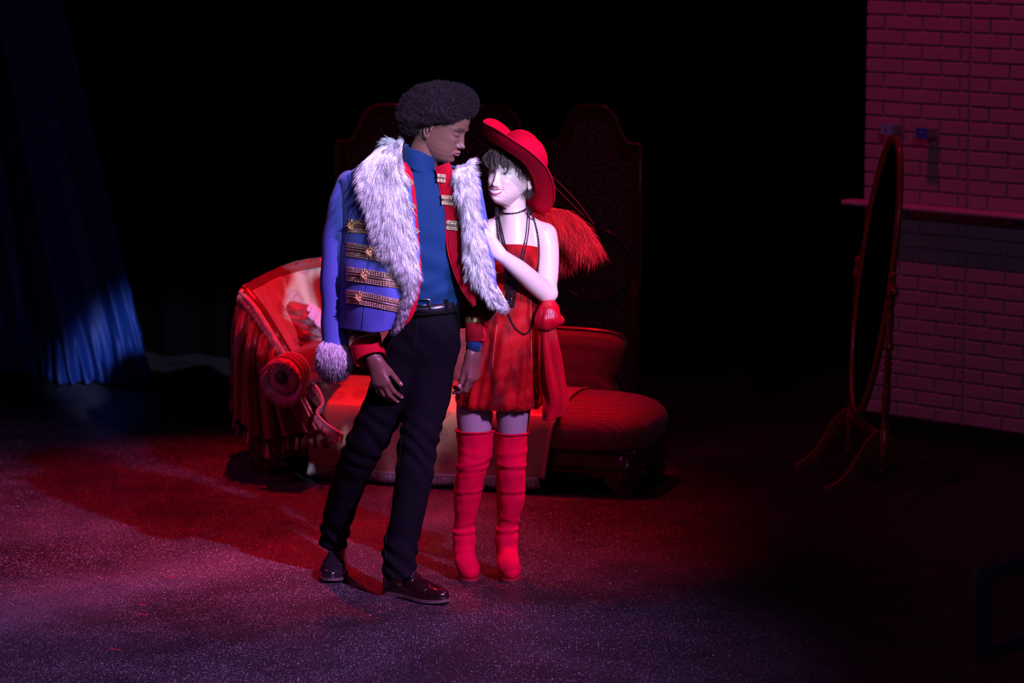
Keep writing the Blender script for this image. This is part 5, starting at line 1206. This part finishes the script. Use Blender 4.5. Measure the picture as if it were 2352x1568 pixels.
# ================================================================== THE PERSON IN THE RED DRESS
wom = empty('person', G(1120, 1332), 'smiling person in red dress, red boots and wide red hat, hand on the fur jacket', 'person')
SK2 = (0.74, 0.56, 0.50)
WM = to_world(W(1172, 402, .40), -32, -8, 1)
wp_ = dict(skin=SK2, blush=(0.76, 0.46, 0.44), hair=(0.05, 0.03, 0.028),
    sections=[(0.1195, 0.012, 0.014, 0.014), (0.117, 0.024, 0.030, 0.034), (0.112, 0.038, 0.046, 0.054), (0.10, 0.054, 0.066, 0.074), (0.08, 0.064, 0.082, 0.090), (0.05, 0.0705, 0.0935, 0.100), (0.02, 0.0715, 0.096, 0.101), (0.0, 0.071, 0.0925, 0.098),
              (-0.03, 0.0695, 0.091, 0.080), (-0.05, 0.0650, 0.091, 0.060), (-0.065, 0.0590, 0.091, 0.045), (-0.082, 0.0485, 0.0885, 0.035), (-0.095, 0.0365, 0.086, 0.030), (-0.103, 0.0280, 0.080, 0.024), (-0.109, 0.022, 0.064, 0.018), (-0.114, 0.016, 0.030, 0.01), (-0.1285, 0.004, 0.002, 0.01)], chinz=-0.096, jawshift=0.020,
    nostril=0.4, nose=dict(h=0.0185, w0=0.0066, w1=0.0092, wing=0.0062, wx=0.0125, zt=-0.039, tip=0.003, base=0.012), brow=0.003, cheek=0.0075, cheekz=-0.030, chin=0.006, socket=0.0095, lid=0.0055,
    mouth=dict(z=-0.0665, k=10.5, hw=0.0305, gap=0.0150, ut=0.0042, lt=0.0055, uf=0.003, lf=0.004, col=(0.55, 0.07, 0.15), fold=0.0042),
    eye=dict(open=0.0078, z=-0.001, arc=0.0015, lash=0.0018, gaze=(-0.003, 0.0008), iris=(0.07, 0.04, 0.03), nx=0.007), browt=0.0021)
parts = [head_mesh(wp_, WM), ear_mesh(WM, 1, SK2, 0.98), ear_mesh(WM, -1, SK2, 0.98)]
b = Body((-0.24, -0.06, 0.02), (0.22, 0.66, 1.50), 0.0042)
b.chain([(WN(1184, 520, .42), .050), (WN(1181, 480, .415), .0435), (WN(1180, 430, .415), .0435)], 0.02)
b.chain([(WN(1195, 506, .435), .034), (WN(1232, 526, .43), .034), (WN(1250, 545, .43), .043)], 0.02); b.chain([(WN(1168, 506, .435), .034), (WN(1130, 524, .43), .034), (WN(1114, 543, .43), .043)], 0.02)
b.ell(WN(1183, 575, .42), (.090, .070, .10), 0.03)
b.cap(WN(1184, 515, .40), WN(1184, 560, .385), .045, .055, 0.03)
b.ell(WN(1178, 700, .42), (.078, .070, .12), 0.05); b.ell(WN(1155, 820, .42), (.095, .082, .09), 0.03)
# her left arm, bent across to his lapel
b.chain([(WN(1251, 540, .43), .0465), (WN(1257, 575, .41), .0435), (WN(1256, 630, .37), .0425), (WN(1252, 662, .335), .040), (WN(1250, 668, .325), .039), (WN(1222, 645, .27), .037), (WN(1192, 618, .21), .033), (WN(1164, 596, .165), .026), (WN(1150, 585, .145), .0235)], 0.012)
b.ell(WN(1262, 676, .335), (.026, .024, .024), 0.03)
hand(b, WN(1148, 583, .143), (-0.62, -0.10, 0.78), (-0.10, -0.95, -0.22), -1, [(6, 10, 8), (8, 10, 8), (10, 12, 10), (12, 14, 12)], thumb=(0.75, 0.55, -0.2), tcurl=(5, 8), s=0.88)
# her right arm, behind his back
b.chain([(WN(1112, 540, .44), .044), (WN(1092, 640, .50), .038), (WN(1060, 700, .46), .032), (WN(1010, 640, .42), .024)], 0.03)
# legs
b.chain([(WN(1106, 850, .42), .060), (WN(1091, 930, .405), .064), (WN(1090, 990, .40), .057), (WN(1086, 1060, .395), .040), (WN(1074, 1140, .415), .034), (WN(1066, 1230, .445), .022), (WN(1068, 1290, .44), .02)], 0.03)
b.chain([(WN(1178, 850, .42), .060), (WN(1179, 930, .40), .060), (WN(1177, 990, .395), .053), (WN(1174, 1060, .39), .038), (WN(1174, 1140, .405), .033), (WN(1165, 1230, .43), .022), (WN(1167, 1290, .43), .02)], 0.03)
V, Q = b.mesh(2); cc = np.tile(np.array(SK2), (len(V), 1))
parts.append((V, [tuple(q) for q in Q], cc)); V, Fc, C = merge(parts); wbody = mk('body', V, Fc, m_skin, wom, cols=C)

# ---- tights above the boots
m_tight = mat('sheer_tights', (0.27, 0.22, 0.22), 0.6, spec=0.2)
tg = None
for px in ([(1100, 880, .42, .064), (1091, 930, .405, .0690), (1090, 985, .40, .0630), (1090, 1005, .40, .054)], [(1178, 880, .42, .066), (1179, 930, .40, .0665), (1177, 990, .395, .0550), (1176, 1010, .395, .046)]):
    P = cat([(*WN(u, v, y), r) for u, v, y, r in px], 20); Rg = [ring(p[:3], (p[3], 0, 0), (0, p[3], 0), 40) for p in P]
    v, f = loft(Rg); o = mk('tights' if tg is None else 'tights_leg', v, f, m_tight, wom if tg is None else tg); tg = tg or o

# ---- boots
m_suede = mat('red_suede', (0.52, 0.001, 0.032), 0.9, spec=0.04, noise=(60, 0.35), noise_col=(0.42, 0.001, 0.024), bump=(420, 0.2, 0.002))
def boot(rows, toe, hs_, wr, flip):
    bb = Body((-0.26, 0.02, 0.0), (0.10, 0.66, 0.62), 0.005)
    pts = [(WN((a+c)/2, v_, y), (c-a)/2*k(y)) for v_, a, c, y in rows]; bb.chain(pts, 0.02)
    an = pts[-1][0]; T = np.array(toe)
    bb.chain([(an, pts[-1][1]*0.98), (N(an[0]*0.8+T[0]*0.2, an[1]-0.015, 0.095), .039), (N(an[0]*0.45+T[0]*0.55, (an[1]+T[1])/2-0.01, 0.062), .043), (N(T[0], T[1]+0.052, 0.040), .042), (N(T[0]+0.003, T[1]+0.026, 0.033), .031)], 0.025)
    bb.chain([(an, .032), (N(an[0], an[1]+0.018, 0.10), .034), (N(an[0], an[1]+0.022, 0.075), .030)], 0.03)
    bb.cut_plane(N(0, 0, 0.010), N(0, 0, -1)); top = WN((rows[0][1]+rows[0][2])/2, rows[0][0], rows[0][3])
    bb.cut_plane(top, N(0.0, 0.0, 1))
    V, Q = bb.mesh(2); nn = vnormals(V, Q); d = np.zeros(len(V))
    for v_, amp, sl, wd_ in wr:                     # soft folds across the shaft
        z0 = W(1120, v_, .36).z; x0 = top[0]; zz_ = V[:, 2]-z0-sl*(V[:, 0]-x0)
        d += 0.62*amp*(gs(zz_, wd_*0.8)-0.9*gs(zz_+wd_*1.7, wd_*0.9))*np.clip((an[1]-V[:, 1])/0.03+1, 0.2, 1)
    d += 0.0012*vnoise(V, 30, 4)
    V = V+nn*d[:, None]; o = mk('boot', V, Q, m_suede, wom)
    # hem, side zip, sole and heel
    r0 = pts[0][1]; rr = ring(top, (r0+0.001, 0, 0.0), (0, r0+0.001, 0), 49); rr = np.vstack([rr[:-1], rr[:1]]); rr[:, 2] -= 0.002
    v, f = tube(rr, 0.004, 6); mk('top_hem', v, f, m_suede, o)
    rr2 = ring(top-N(0, 0, 0.003), (r0-0.004, 0, 0), (0, r0-0.004, 0), 40)
    zp = [WN(rows[i][hs_], rows[i][0], rows[i][3]) for i in range(2, len(rows))]; v, f = tube(cat(zp, 30), 0.0016, 5); mk('zip', v, f, mat('zip_red', (0.25, 0.01, 0.02), 0.4), o)
    bt_ = bvh_of(o)
    low = [N(T[0]+math.cos(a)*0.041*wx, T[1]+0.05+math.sin(a)*ly, 0) for a in np.linspace(0, 2*np.pi, 36, endpoint=False) for wx, ly in ((1.0, 0.052 if math.sin(a) < 0 else 0.07),)]
    v, f = loft([[p+N(0, 0, 0.002) for p in low], [p+N(0, 0, 0.012) for p in low]]); mk('sole', v, f, mat('red_sole', (0.20, 0.006, 0.015), 0.5), o, smooth=False)
    hb_ = N(an[0], an[1]+0.02, 0); v, f = lathe([(0.022, 0), (0.020, 0.02), (0.025, 0.06), (0.030, 0.085)], hb_, (0, 0, 1), 20); mk('heel', v, f, m_suede, o)
    return o
w1 = [(1062, .0055, 0.25, .011), (1075, .004, 0.10, .008), (1128, .0035, 0.10, .009), (1205, .003, 0.2, .010), (1228, .0065, 0.02, .008), (1040, .003, -.2, .012)]
w2 = [(1040, .003, 0.1, .010), (1068, .0055, -0.05, .010), (1129, .0035, 0.0, .009), (1198, .003, -.25, .010), (1222, .006, 0.05, .009)]
boot([(986, 1046, 1136, .40), (1020, 1050, 1134, .40), (1060, 1049, 1124, .39), (1100, 1044, 1112, .40), (1150, 1041, 1103, .42), (1195, 1043, 1090, .435), (1228, 1044, 1086, .44)], G(1076, 1337), 2, w1, 1)
boot([(991, 1138, 1214, .395), (1020, 1139, 1212, .395), (1060, 1139, 1209, .385), (1100, 1140, 1208, .395), (1150, 1142, 1204, .41), (1195, 1143, 1192, .425), (1228, 1142, 1185, .43)], G(1170, 1337), 1, w2, -1)

# ---- dress
def velvet():
    m = mat('red_velvet', (0.40, 0.006, 0.010), 0.6, spec=0.12, sheen=0.35, sheen_tint=(1.0, 0.12, 0.08), bump=(260, 0.3, 0.003)); nt = m.node_tree; L = nt.links; b_ = nt.nodes['Principled BSDF']
    tc = nt.nodes.new('ShaderNodeTexCoord'); mp = nt.nodes.new('ShaderNodeMapping'); mp.inputs['Scale'].default_value = (1, 1, 0.45); n = nt.nodes.new('ShaderNodeTexNoise'); n.inputs['Scale'].default_value = 16; n.inputs['Detail'].default_value = 5
    L.new(tc.outputs['Object'], mp.inputs[0]); L.new(mp.outputs[0], n.inputs['Vector']); r = nt.nodes.new('ShaderNodeMapRange'); r.inputs[1].default_value = 0.38; r.inputs[2].default_value = 0.62; L.new(n.outputs['Fac'], r.inputs[0])
    mx = nt.nodes.new('ShaderNodeMix'); mx.data_type = 'RGBA'; mx.inputs[6].default_value = (0.085, 0.0004, 0.0015, 1); mx.inputs[7].default_value = (0.42, 0.003, 0.006, 1); L.new(r.outputs[0], mx.inputs[0]); L.new(mx.outputs[2], b_.inputs['Base Color'])
    return m
m_velvet = velvet()
rows = [(556, 1131, 1240, .42, .102), (575, 1128, 1241, .415, .112), (605, 1122, 1240, .41, .122), (640, 1118, 1236, .415, .112), (660, 1112, 1236, .415, .104), (700, 1106, 1240, .415, .103), (760, 1088, 1244, .415, .108), (830, 1068, 1248, .41, .115), (880, 1056, 1250, .41, .12), (912, 1049, 1249, .41, .122), (926, 1052, 1246, .41, .118), (930, 1062, 1236, .41, .108), (918, 1072, 1226, .41, .098)]
RR = cat(rows, 130); Rg = []
for i, (v_, ul, ur, yc, hd_) in enumerate(RR):
    c = WN((ul+ur)/2, v_, yc); rr = ring(c, ((ur-ul)/2*k(yc), 0, 0), (0, hd_, 0), 150, 2.4); th_ = np.linspace(0, 2*np.pi, 150, endpoint=False)
    dn = np.clip((v_-650)/250, 0, 1); fo = 0.006*np.sin(th_*11+1.0)*dn+0.004*np.sin(th_*23+v_*0.01)*dn+0.0045*np.sin(th_*46)*gs(v_-662, 26)+0.003*vnoise(rr, 22, 8)
    rr[:, :2] += (rr[:, :2]-c[:2])/np.linalg.norm(rr[:, :2]-c[:2], axis=1, keepdims=True)*fo[:, None]
    if i < 20: rr[:, 2] += (-0.016*np.clip((rr[:, 0]-c[0])/0.08, 0, 1)**2+0.004)*(1-i/20)
    Rg.append(rr)
v, f = loft(Rg, caps=False); dress = mk('dress', v, f, m_velvet, wom)
dt = bvh_of(dress)
m_vseam = mat('velvet_seam', (0.62, 0.10, 0.07), 0.5, sheen=0.6)
for px in ([(1218, 650), (1220, 740), (1222, 840), (1234, 905)], [(1142, 745), (1136, 790), (1131, 845)], [(1118, 640), (1150, 641), (1190, 640), (1234, 640)], [(1158, 622), (1159, 665), (1157, 690)]):
    v, f = tube([hit(dt, u, v_, 0.0006)[0] for u, v_ in cat(px, 50)], 0.0011, 5); mk('seam', v, f, m_vseam, dress)
for uu, vv in ((1192, 805), (1160, 812), (1158, 896)):
    p, n_ = hit(dt, uu, vv, 0.0); v, f = lathe([(0.0024, -0.001), (0.0024, 0.001), (0, 0.0018)], p, n_, 8); mk('stud', v, f, mat('dark_stud', (0.05, 0.005, 0.006), 0.4), dress)
n_ = 5200; pi_ = rng.integers(92, 124, n_); pj = rng.integers(0, 150, n_); A = np.array(Rg); rp = A[pi_, pj]+rng.normal(size=(n_, 3))*0.0015; ctr = A.mean(1)[pi_]; rn = rp-ctr; rn /= np.linalg.norm(rn, axis=1, keepdims=True)
cR = np.array((0.45, 0.008, 0.012))*rng.uniform(0.7, 1.3, (n_, 1)); v, f, c = strands(rp, rn*0.45+N(0, 0, -1)+rng.normal(size=(n_, 3))*0.25, rng.uniform(0.003, 0.007, n_), 0.0007, 0.2, 2, 0, 1, cR, cR*1.2); mk('plush_hem', v, f, m_fur, dress, cols=c, kind='stuff')

# ---- shiny sash with bow
m_lame = mat('red_lame', (0.42, 0.002, 0.014), 0.22, spec=0.55, coat=0.25)
sash = None
def pleat(P, amp, frq, axis=1, ph=0):
    n_ = normals_grid(P); s_ = np.linspace(0, 1, P.shape[1])[None]; return P+n_*(amp*np.sin(s_*frq+ph))[..., None]
tail = net([[WN(*p) for p in r] for r in (
    [(1236, 742, .30), (1250, 742, .285), (1266, 744, .29), (1274, 750, .31)], [(1236, 800, .295), (1252, 800, .27), (1270, 802, .272), (1284, 810, .30)],
    [(1240, 870, .285), (1258, 872, .255), (1280, 872, .26), (1298, 880, .29)], [(1246, 920, .28), (1266, 926, .25), (1286, 926, .255), (1306, 930, .285)], [(1244, 964, .28), (1262, 966, .25), (1280, 958, .255), (1300, 946, .285)])], 80, 90)
tail = tail+normals_grid(tail)*(0.005*vnoise(tail*N(1, 1, 0.3), 30, 7))[..., None]; v, f = sheet(pleat(pleat(tail, 0.004, 13), 0.0008, 150), 0.003); sash = mk('sash', v, f, m_lame, wom)
t2 = net([[WN(*p) for p in r] for r in ([(1244, 742, .33), (1262, 742, .32), (1272, 744, .33)], [(1256, 830, .325), (1276, 835, .315), (1290, 840, .33)], [(1262, 900, .32), (1285, 905, .31), (1304, 900, .33)], [(1272, 944, .32), (1292, 940, .31), (1308, 930, .33)])], 60, 60)
v, f = sheet(pleat(pleat(t2, 0.004, 13), 0.0011, 110, ph=1), 0.003); mk('tail', v, f, m_lame, sash)
lp = net([[WN(*p) for p in r] for r in (
    [(1246, 688, .33), (1256, 684, .315), (1266, 686, .32), (1274, 692, .34)], [(1234, 712, .30), (1252, 708, .27), (1272, 710, .275), (1286, 718, .31)],
    [(1227, 735, .29), (1250, 738, .255), (1276, 736, .26), (1294, 734, .30)], [(1230, 750, .29), (1252, 756, .265), (1274, 752, .27), (1290, 742, .30)],
    [(1238, 746, .31), (1254, 748, .295), (1268, 745, .30), (1280, 738, .315)], [(1242, 738, .325), (1254, 738, .315), (1266, 737, .32), (1274, 735, .33)])], 70, 90)
lp = lp+normals_grid(lp)*(0.0035*vnoise(lp, 34, 5))[..., None]; v, f = sheet(pleat(lp, 0.0007, 120), 0.003); mk('bow', v, f, m_lame, sash)
rr = [ring(WN(1256, 745, .288), (0.016, 0, 0), (0, 0.012, 0), 24)+N(0, 0, z)*1.0 for z in (-0.010, -0.004, 0.004, 0.010)]; v, f = loft(rr); mk('knot', v, f, m_lame, sash)

# ---- hair
m_cap = None
HB = np.array((0.10, 0.062, 0.055))
cap = Body((-0.16, 0.22, 1.28), (0.20, 0.60, 1.66), 0.005)
def WL_(x, y, z): return np.array(WM @ Vector((x, y, z)))
M3 = np.array(WM.to_3x3().transposed())
cap.ell(WL_(0, 0.010, 0.036), (0.083, 0.104, 0.092), 0.02, M3); cap.ell(WL_(0, 0.045, -0.02), (0.072, 0.066, 0.06), 0.03, M3)
cap.ell(WL_(0, -0.085, -0.035), (0.085, 0.075, 0.078), 0.012, M3, cut=True); cap.ell(WL_(0.085, -0.005, -0.035), (0.03, 0.034, 0.042), 0.01, M3, cut=True)
V, Q = cap.mesh(2); hs_v, hs_q = V, np.vstack([Q[:, [0, 1, 2]], Q[:, [0, 2, 3]]]); r = np.random.default_rng(11)
roots = []; dirs = []; lens = []
# locks of the fringe: start under the hat, fall forward over the brow with a curl
LV = []; LF = []; LC = []; off = 0
for i in range(95):
    yaw = r.uniform(-1.3, 1.4); z0 = r.uniform(0.066, 0.098); drop = r.uniform(0.046, 0.074) if abs(yaw) < 0.9 else r.uniform(0.055, 0.09)
    sw = r.uniform(0.02, 0.38)*(1 if r.uniform() < 0.75 else -0.7); cu = r.uniform(0.003, 0.009); ph = r.uniform(0, 6.28); fq = r.uniform(5, 9); lift = r.uniform(0.004, 0.016); n_ = 16; pts = []
    for j in range(n_):
        t = j/(n_-1); y_ = yaw+sw*t*t; z_ = z0-drop*t; sh = math.sqrt(max(0.0, 1-(z_/0.125)**2)); bul = (lift+0.014*max(0.0, min(1.0, -yaw*1.2)))*math.sin(math.pi*min(1, 0.15+t*0.8))+0.004; c_ = cu*t**1.5
        pts.append(WL_((0.0745*sh+bul)*math.sin(y_)+c_*math.sin(ph+fq*t), -(0.097*sh+bul)*math.cos(y_)+0.012*(1-math.cos(y_))+c_*0.6*math.cos(ph+fq*t), z_+c_*0.6*math.cos(ph+fq*t)))
    G_ = cat(pts, 22); lc = HB*r.uniform(0.55, 1.5)
    for s_ in range(15):
        o1 = r.normal(size=3)*0.0030; o2 = r.normal(size=3)*0.0014; te = r.uniform(0.75, 1.05); tq = np.linspace(0, 1, 22)[:, None]
        P = G_[0]+0*G_+(cat(G_, 22)-G_[0]); P = P+o1*(1-tq)+o2*tq+0.0009*np.sin(tq*r.uniform(8, 16)+r.uniform(0, 6))*r.normal(size=3); m_ = max(8, int(22*te)); P = P[:m_]
        v, f = tube(P, np.interp(np.linspace(0, 1, len(P)), [0, 0.6, 1], [0.0007, 0.0007, 0.0002])*r.uniform(0.6, 1.2), 3)
        q = [(x[0], x[y], x[y+1]) for x in f for y in range(1, len(x)-1)]; LV.append(v); LF.append(np.array(q)+off); off += len(v); LC.append(np.tile(lc*r.uniform(0.7, 1.35), (len(v), 1)))
# short wisps over the cap
n_ = 7000; nn = vnormals(V, Q); pk = r.integers(0, len(Q), n_); rp = V[Q[pk]].mean(1); rn = nn[Q[pk]].mean(1); dw = np.array(WM.to_3x3() @ Vector((0, -0.35, -0.9)))
v, f, c = strands(rp-rn*0.002, rn*0.35+dw+r.normal(size=(n_, 3))*0.25, r.uniform(0.015, 0.032, n_), 0.0006, 0.0, 4, 0.12, 0.8, HB*r.uniform(0.5, 1.5, (n_, 1)), HB*r.uniform(0.6, 1.7, (n_, 1)), tipr=0.4)
LV.append(v); LF.append(f+off); off += len(v); LC.append(c); LV.append(hs_v); LF.append(hs_q+off); LC.append(np.tile(HB*0.5, (len(hs_v), 1)))
mk('hair', np.vstack(LV), np.vstack(LF), m_hairf, wom, cols=np.vstack(LC), kind='stuff')

# ---- hat: big brim turned up on the near side, dome crown, ostrich plume
m_felt = mat('red_felt', (0.62, 0.002, 0.030), 0.9, spec=0.05, bump=(500, 0.15, 0.002))
Y0 = .41
outer = [(1110, 281, -.01), (1140, 297, -.14), (1178, 321, -.22), (1222, 351, -.25), (1256, 386, -.21), (1273, 430, -.125), (1270, 468, -.03), (1246, 493, .06), (1214, 480, .13), (1204, 425, .19), (1196, 365, .21), (1180, 314, .185), (1152, 284, .14), (1126, 273, .08)]
inner = [(1143, 330, .00), (1152, 338, -.045), (1168, 348, -.075), (1190, 362, -.088), (1208, 380, -.078), (1220, 402, -.045), (1224, 418, -.01), (1220, 420, .03), (1208, 408, .07), (1196, 385, .09), (1184, 358, .092), (1170, 338, .08), (1154, 326, .06), (1145, 324, .03)]
Oc = cat([WN(u, v, Y0+d) for u, v, d in outer], 120, True); Ic = cat([WN(u, v, Y0+d) for u, v, d in inner], 120, True)
nrm_h = unit((0.80, 0.0, 0.60)); brim = []
for s in np.linspace(0, 1, 16): brim.append(Ic*(1-s)+Oc*s-nrm_h*(0.020*math.sin(math.pi*s)))
BP = np.array(brim); BP = np.concatenate([BP, BP[:, :1]], 1); v, f = sheet(BP, 0.004); hat = mk('hat', v, f, m_felt, wom)
v, f = tube(np.vstack([Oc, Oc[:1]]), 0.0028, 6); mk('brim_edge', v, f, m_felt, hat)
cI = Ic.mean(0); dome = []
for q, h_ in ((1.0, -0.004), (1.01, 0.02), (0.99, 0.045), (0.92, 0.066), (0.78, 0.082), (0.55, 0.093), (0.28, 0.098), (0.03, 0.099)):
    dome.append(cI+(Ic-cI)*q*N(1, 1, 1)+nrm_h*h_+N(0.004, -0.02, 0.012)*(h_/0.1))
v, f = loft(cat(dome, 30)); mk('crown', v, f, m_felt, hat)
bd = [cI+(Ic-cI)*1.015+nrm_h*h_ for h_ in (0.002, 0.020)]; bd2 = [cI+(Ic-cI)*1.03+nrm_h*h_ for h_ in (0.020, 0.002)]
v, f = loft(bd2+bd+[bd2[0]], caps=False); mk('hat_band', v, f, mat('red_ribbon', (0.42, 0.004, 0.02), 0.45), hat)
# plume
r = np.random.default_rng(5); VV = []; FF = []; CC = []; off = 0
shafts = [[(1222, 492, .50), (1262, 484, .52), (1305, 496, .53), (1338, 522, .53), (1358, 556, .52)], [(1225, 500, .48), (1262, 498, .47), (1300, 520, .46), (1325, 548, .46)], [(1228, 505, .54), (1258, 515, .55), (1282, 540, .56), (1292, 570, .56)], [(1262, 484, .50), (1296, 490, .49), (1322, 508, .48), (1340, 535, .48)]]
for sh in shafts:
    P = cat([WN(*p) for p in sh], 40); T, A, B = frames(P); v, f = tube(P, np.linspace(0.0018, 0.0006, 40), 5); q = np.array([(x[0], x[m_], x[m_+1]) for x in f for m_ in range(1, len(x)-1)])
    VV.append(v); FF.append(q+off); off += len(v); CC.append(np.tile((0.45, 0.02, 0.03), (len(v), 1)))
    n_ = 2600; i = r.integers(0, 40, n_); an = r.uniform(0, 6.28, n_); D = (np.cos(an)[:, None]*A[i]+np.sin(an)[:, None]*B[i])*0.75+T[i]*0.75+N(0.10, 0, -0.18)+r.normal(size=(n_, 3))*0.12
    cR = np.array((0.62, 0.010, 0.018))*r.uniform(0.6, 1.35, (n_, 1)); v, f, c = strands(P[i], D, r.uniform(0.025, 0.085, n_), 0.00075, 0.75, 6, 0.14, 0.55, cR, cR*1.1, tipr=0.6); VV.append(v); FF.append(f+off); off += len(v); CC.append(c)
mk('plume', np.vstack(VV), np.vstack(FF), m_fur, hat, cols=np.vstack(CC), kind='stuff')
for px in ([(1262, 400, .40), (1290, 425, .44), (1330, 468, .48), (1362, 512, .5)], [(1266, 420, .44), (1300, 455, .48), (1340, 495, .52)]):
    P = cat([WN(*p) for p in px], 40); T, A, B = frames(P); v, f = tube(P, np.linspace(0.0016, 0.0005, 40), 5); q = np.array([(x[0], x[m_], x[m_+1]) for x in f for m_ in range(1, len(x)-1)])
    n_ = 420; i = r.integers(4, 40, n_); sg = np.sign(r.normal(size=n_)); D = A[i]*sg[:, None]*0.5+T[i]; v2, f2, c2 = strands(P[i], D, r.uniform(0.008, 0.016, n_), 0.0005, 0.1, 2, 0, 1, (0.22, 0.006, 0.012), (0.3, 0.01, 0.02))
    mk('quill', np.vstack([v, v2]), np.vstack([q, f2+len(v)]), m_fur, hat, cols=np.vstack([np.tile((0.12, 0.01, 0.02), (len(v), 1)), c2]), kind='stuff')

# ---- black bead necklaces
m_bead = mat('jet_bead', (0.008, 0.008, 0.011), 0.12, spec=0.7, coat=0.3)
skin_dress = bvh_of(wbody, dress)
sp = MB(); bv_, bf_ = lathe([(0.02, -0.99), (0.6, -0.8), (0.95, -0.31), (0.95, 0.31), (0.6, 0.8), (0.02, 0.99)], (0, 0, 0), (0, 0, 1), 8); bv_ = np.array(bv_)
def beads(P, r_, name, parent, gap=1.95):
    P = np.asarray(P, float); d = np.concatenate([[0], np.cumsum(np.linalg.norm(np.diff(P, axis=0), axis=1))]); n_ = int(d[-1]/(r_*gap)); s = np.linspace(0, d[-1], n_)
    C = np.stack([np.interp(s, d, P[:, q]) for q in range(3)], 1); V = (C[:, None]+bv_[None]*r_).reshape(-1, 3); Fc = []
    for i in range(n_): Fc += [tuple(x+i*len(bv_) for x in q) for q in bf_]
    return mk(name, V, Fc, m_bead, parent, kind='stuff')
# choker: around the neck
cN = WN(1180, 478, .415); ck = []
for a in np.linspace(0, 2*np.pi, 90): ck.append(cN+N(0.0490*math.cos(a), -0.0490*math.sin(a), -0.014*math.sin(a)+0.006*math.cos(a)))
neck = beads(ck, 0.0041, 'necklace', wom)
def on(px, off, n=90, Yd=.36):
    out = []
    for u, v in cat(px, n):
        d = ray(u, v); c_ = []; o_ = CAMP.copy(); h = dt.ray_cast(CAMP, d)
        if h[0] is not None: c_.append(h[0])
        for _ in range(6):                                   # pass behind the forearm
            h = skin_dress.ray_cast(o_, d)
            if h[0] is None: break
            if h[0].y > 0.285: c_.append(h[0]); break
            o_ = h[0]+d*0.002
        p = min(c_, key=lambda q: q.y) if c_ else W(u, v, Yd)
        out.append(np.array(p-d*off))
    out = np.array(out); kz = 7; pad = np.pad(out, ((kz//2, kz//2), (0, 0)), mode='edge'); return np.stack([np.convolve(pad[:, q], np.ones(kz)/kz, 'valid') for q in range(3)], 1)
for px, r_ in (([(1138, 476), (1142, 520), (1148, 560), (1160, 592), (1166, 610)], .0042), ([(1141, 476), (1147, 520), (1155, 560), (1164, 592)], .0030), ([(1143, 478), (1151, 520), (1160, 560), (1168, 594)], .0030),
               ([(1212, 474), (1210, 515), (1206, 550), (1199, 580), (1192, 606)], .0030), ([(1215, 475), (1215, 515), (1211, 550), (1204, 582), (1197, 610)], .0030),
               ([(1216, 476), (1228, 510), (1236, 545), (1238, 580), (1236, 610), (1233, 640)], .0042)):
    beads(on(px, r_*0.8), r_, 'bead_strand', neck)
for du, r_ in ((-11, .0042), (-5, .0030), (0, .0030), (5, .0030), (10, .0030), (14, .0030), (-8, .0030), (3, .0032)):
    beads(on([(1170+du*0.7, 606), (1172+du, 640), (1172+du*0.95, 670), (1171+du*0.7, 692+abs(du)*0.5), (1170+du*0.3, 708)], r_*(1.2+0.12*(14-abs(du))*0.3)), r_, 'bead_strand', neck)
beads(on([(1164, 700), (1170, 726), (1180, 748), (1195, 763), (1206, 767), (1218, 757), (1227, 738)], .004), .0042, 'bead_strand', neck)
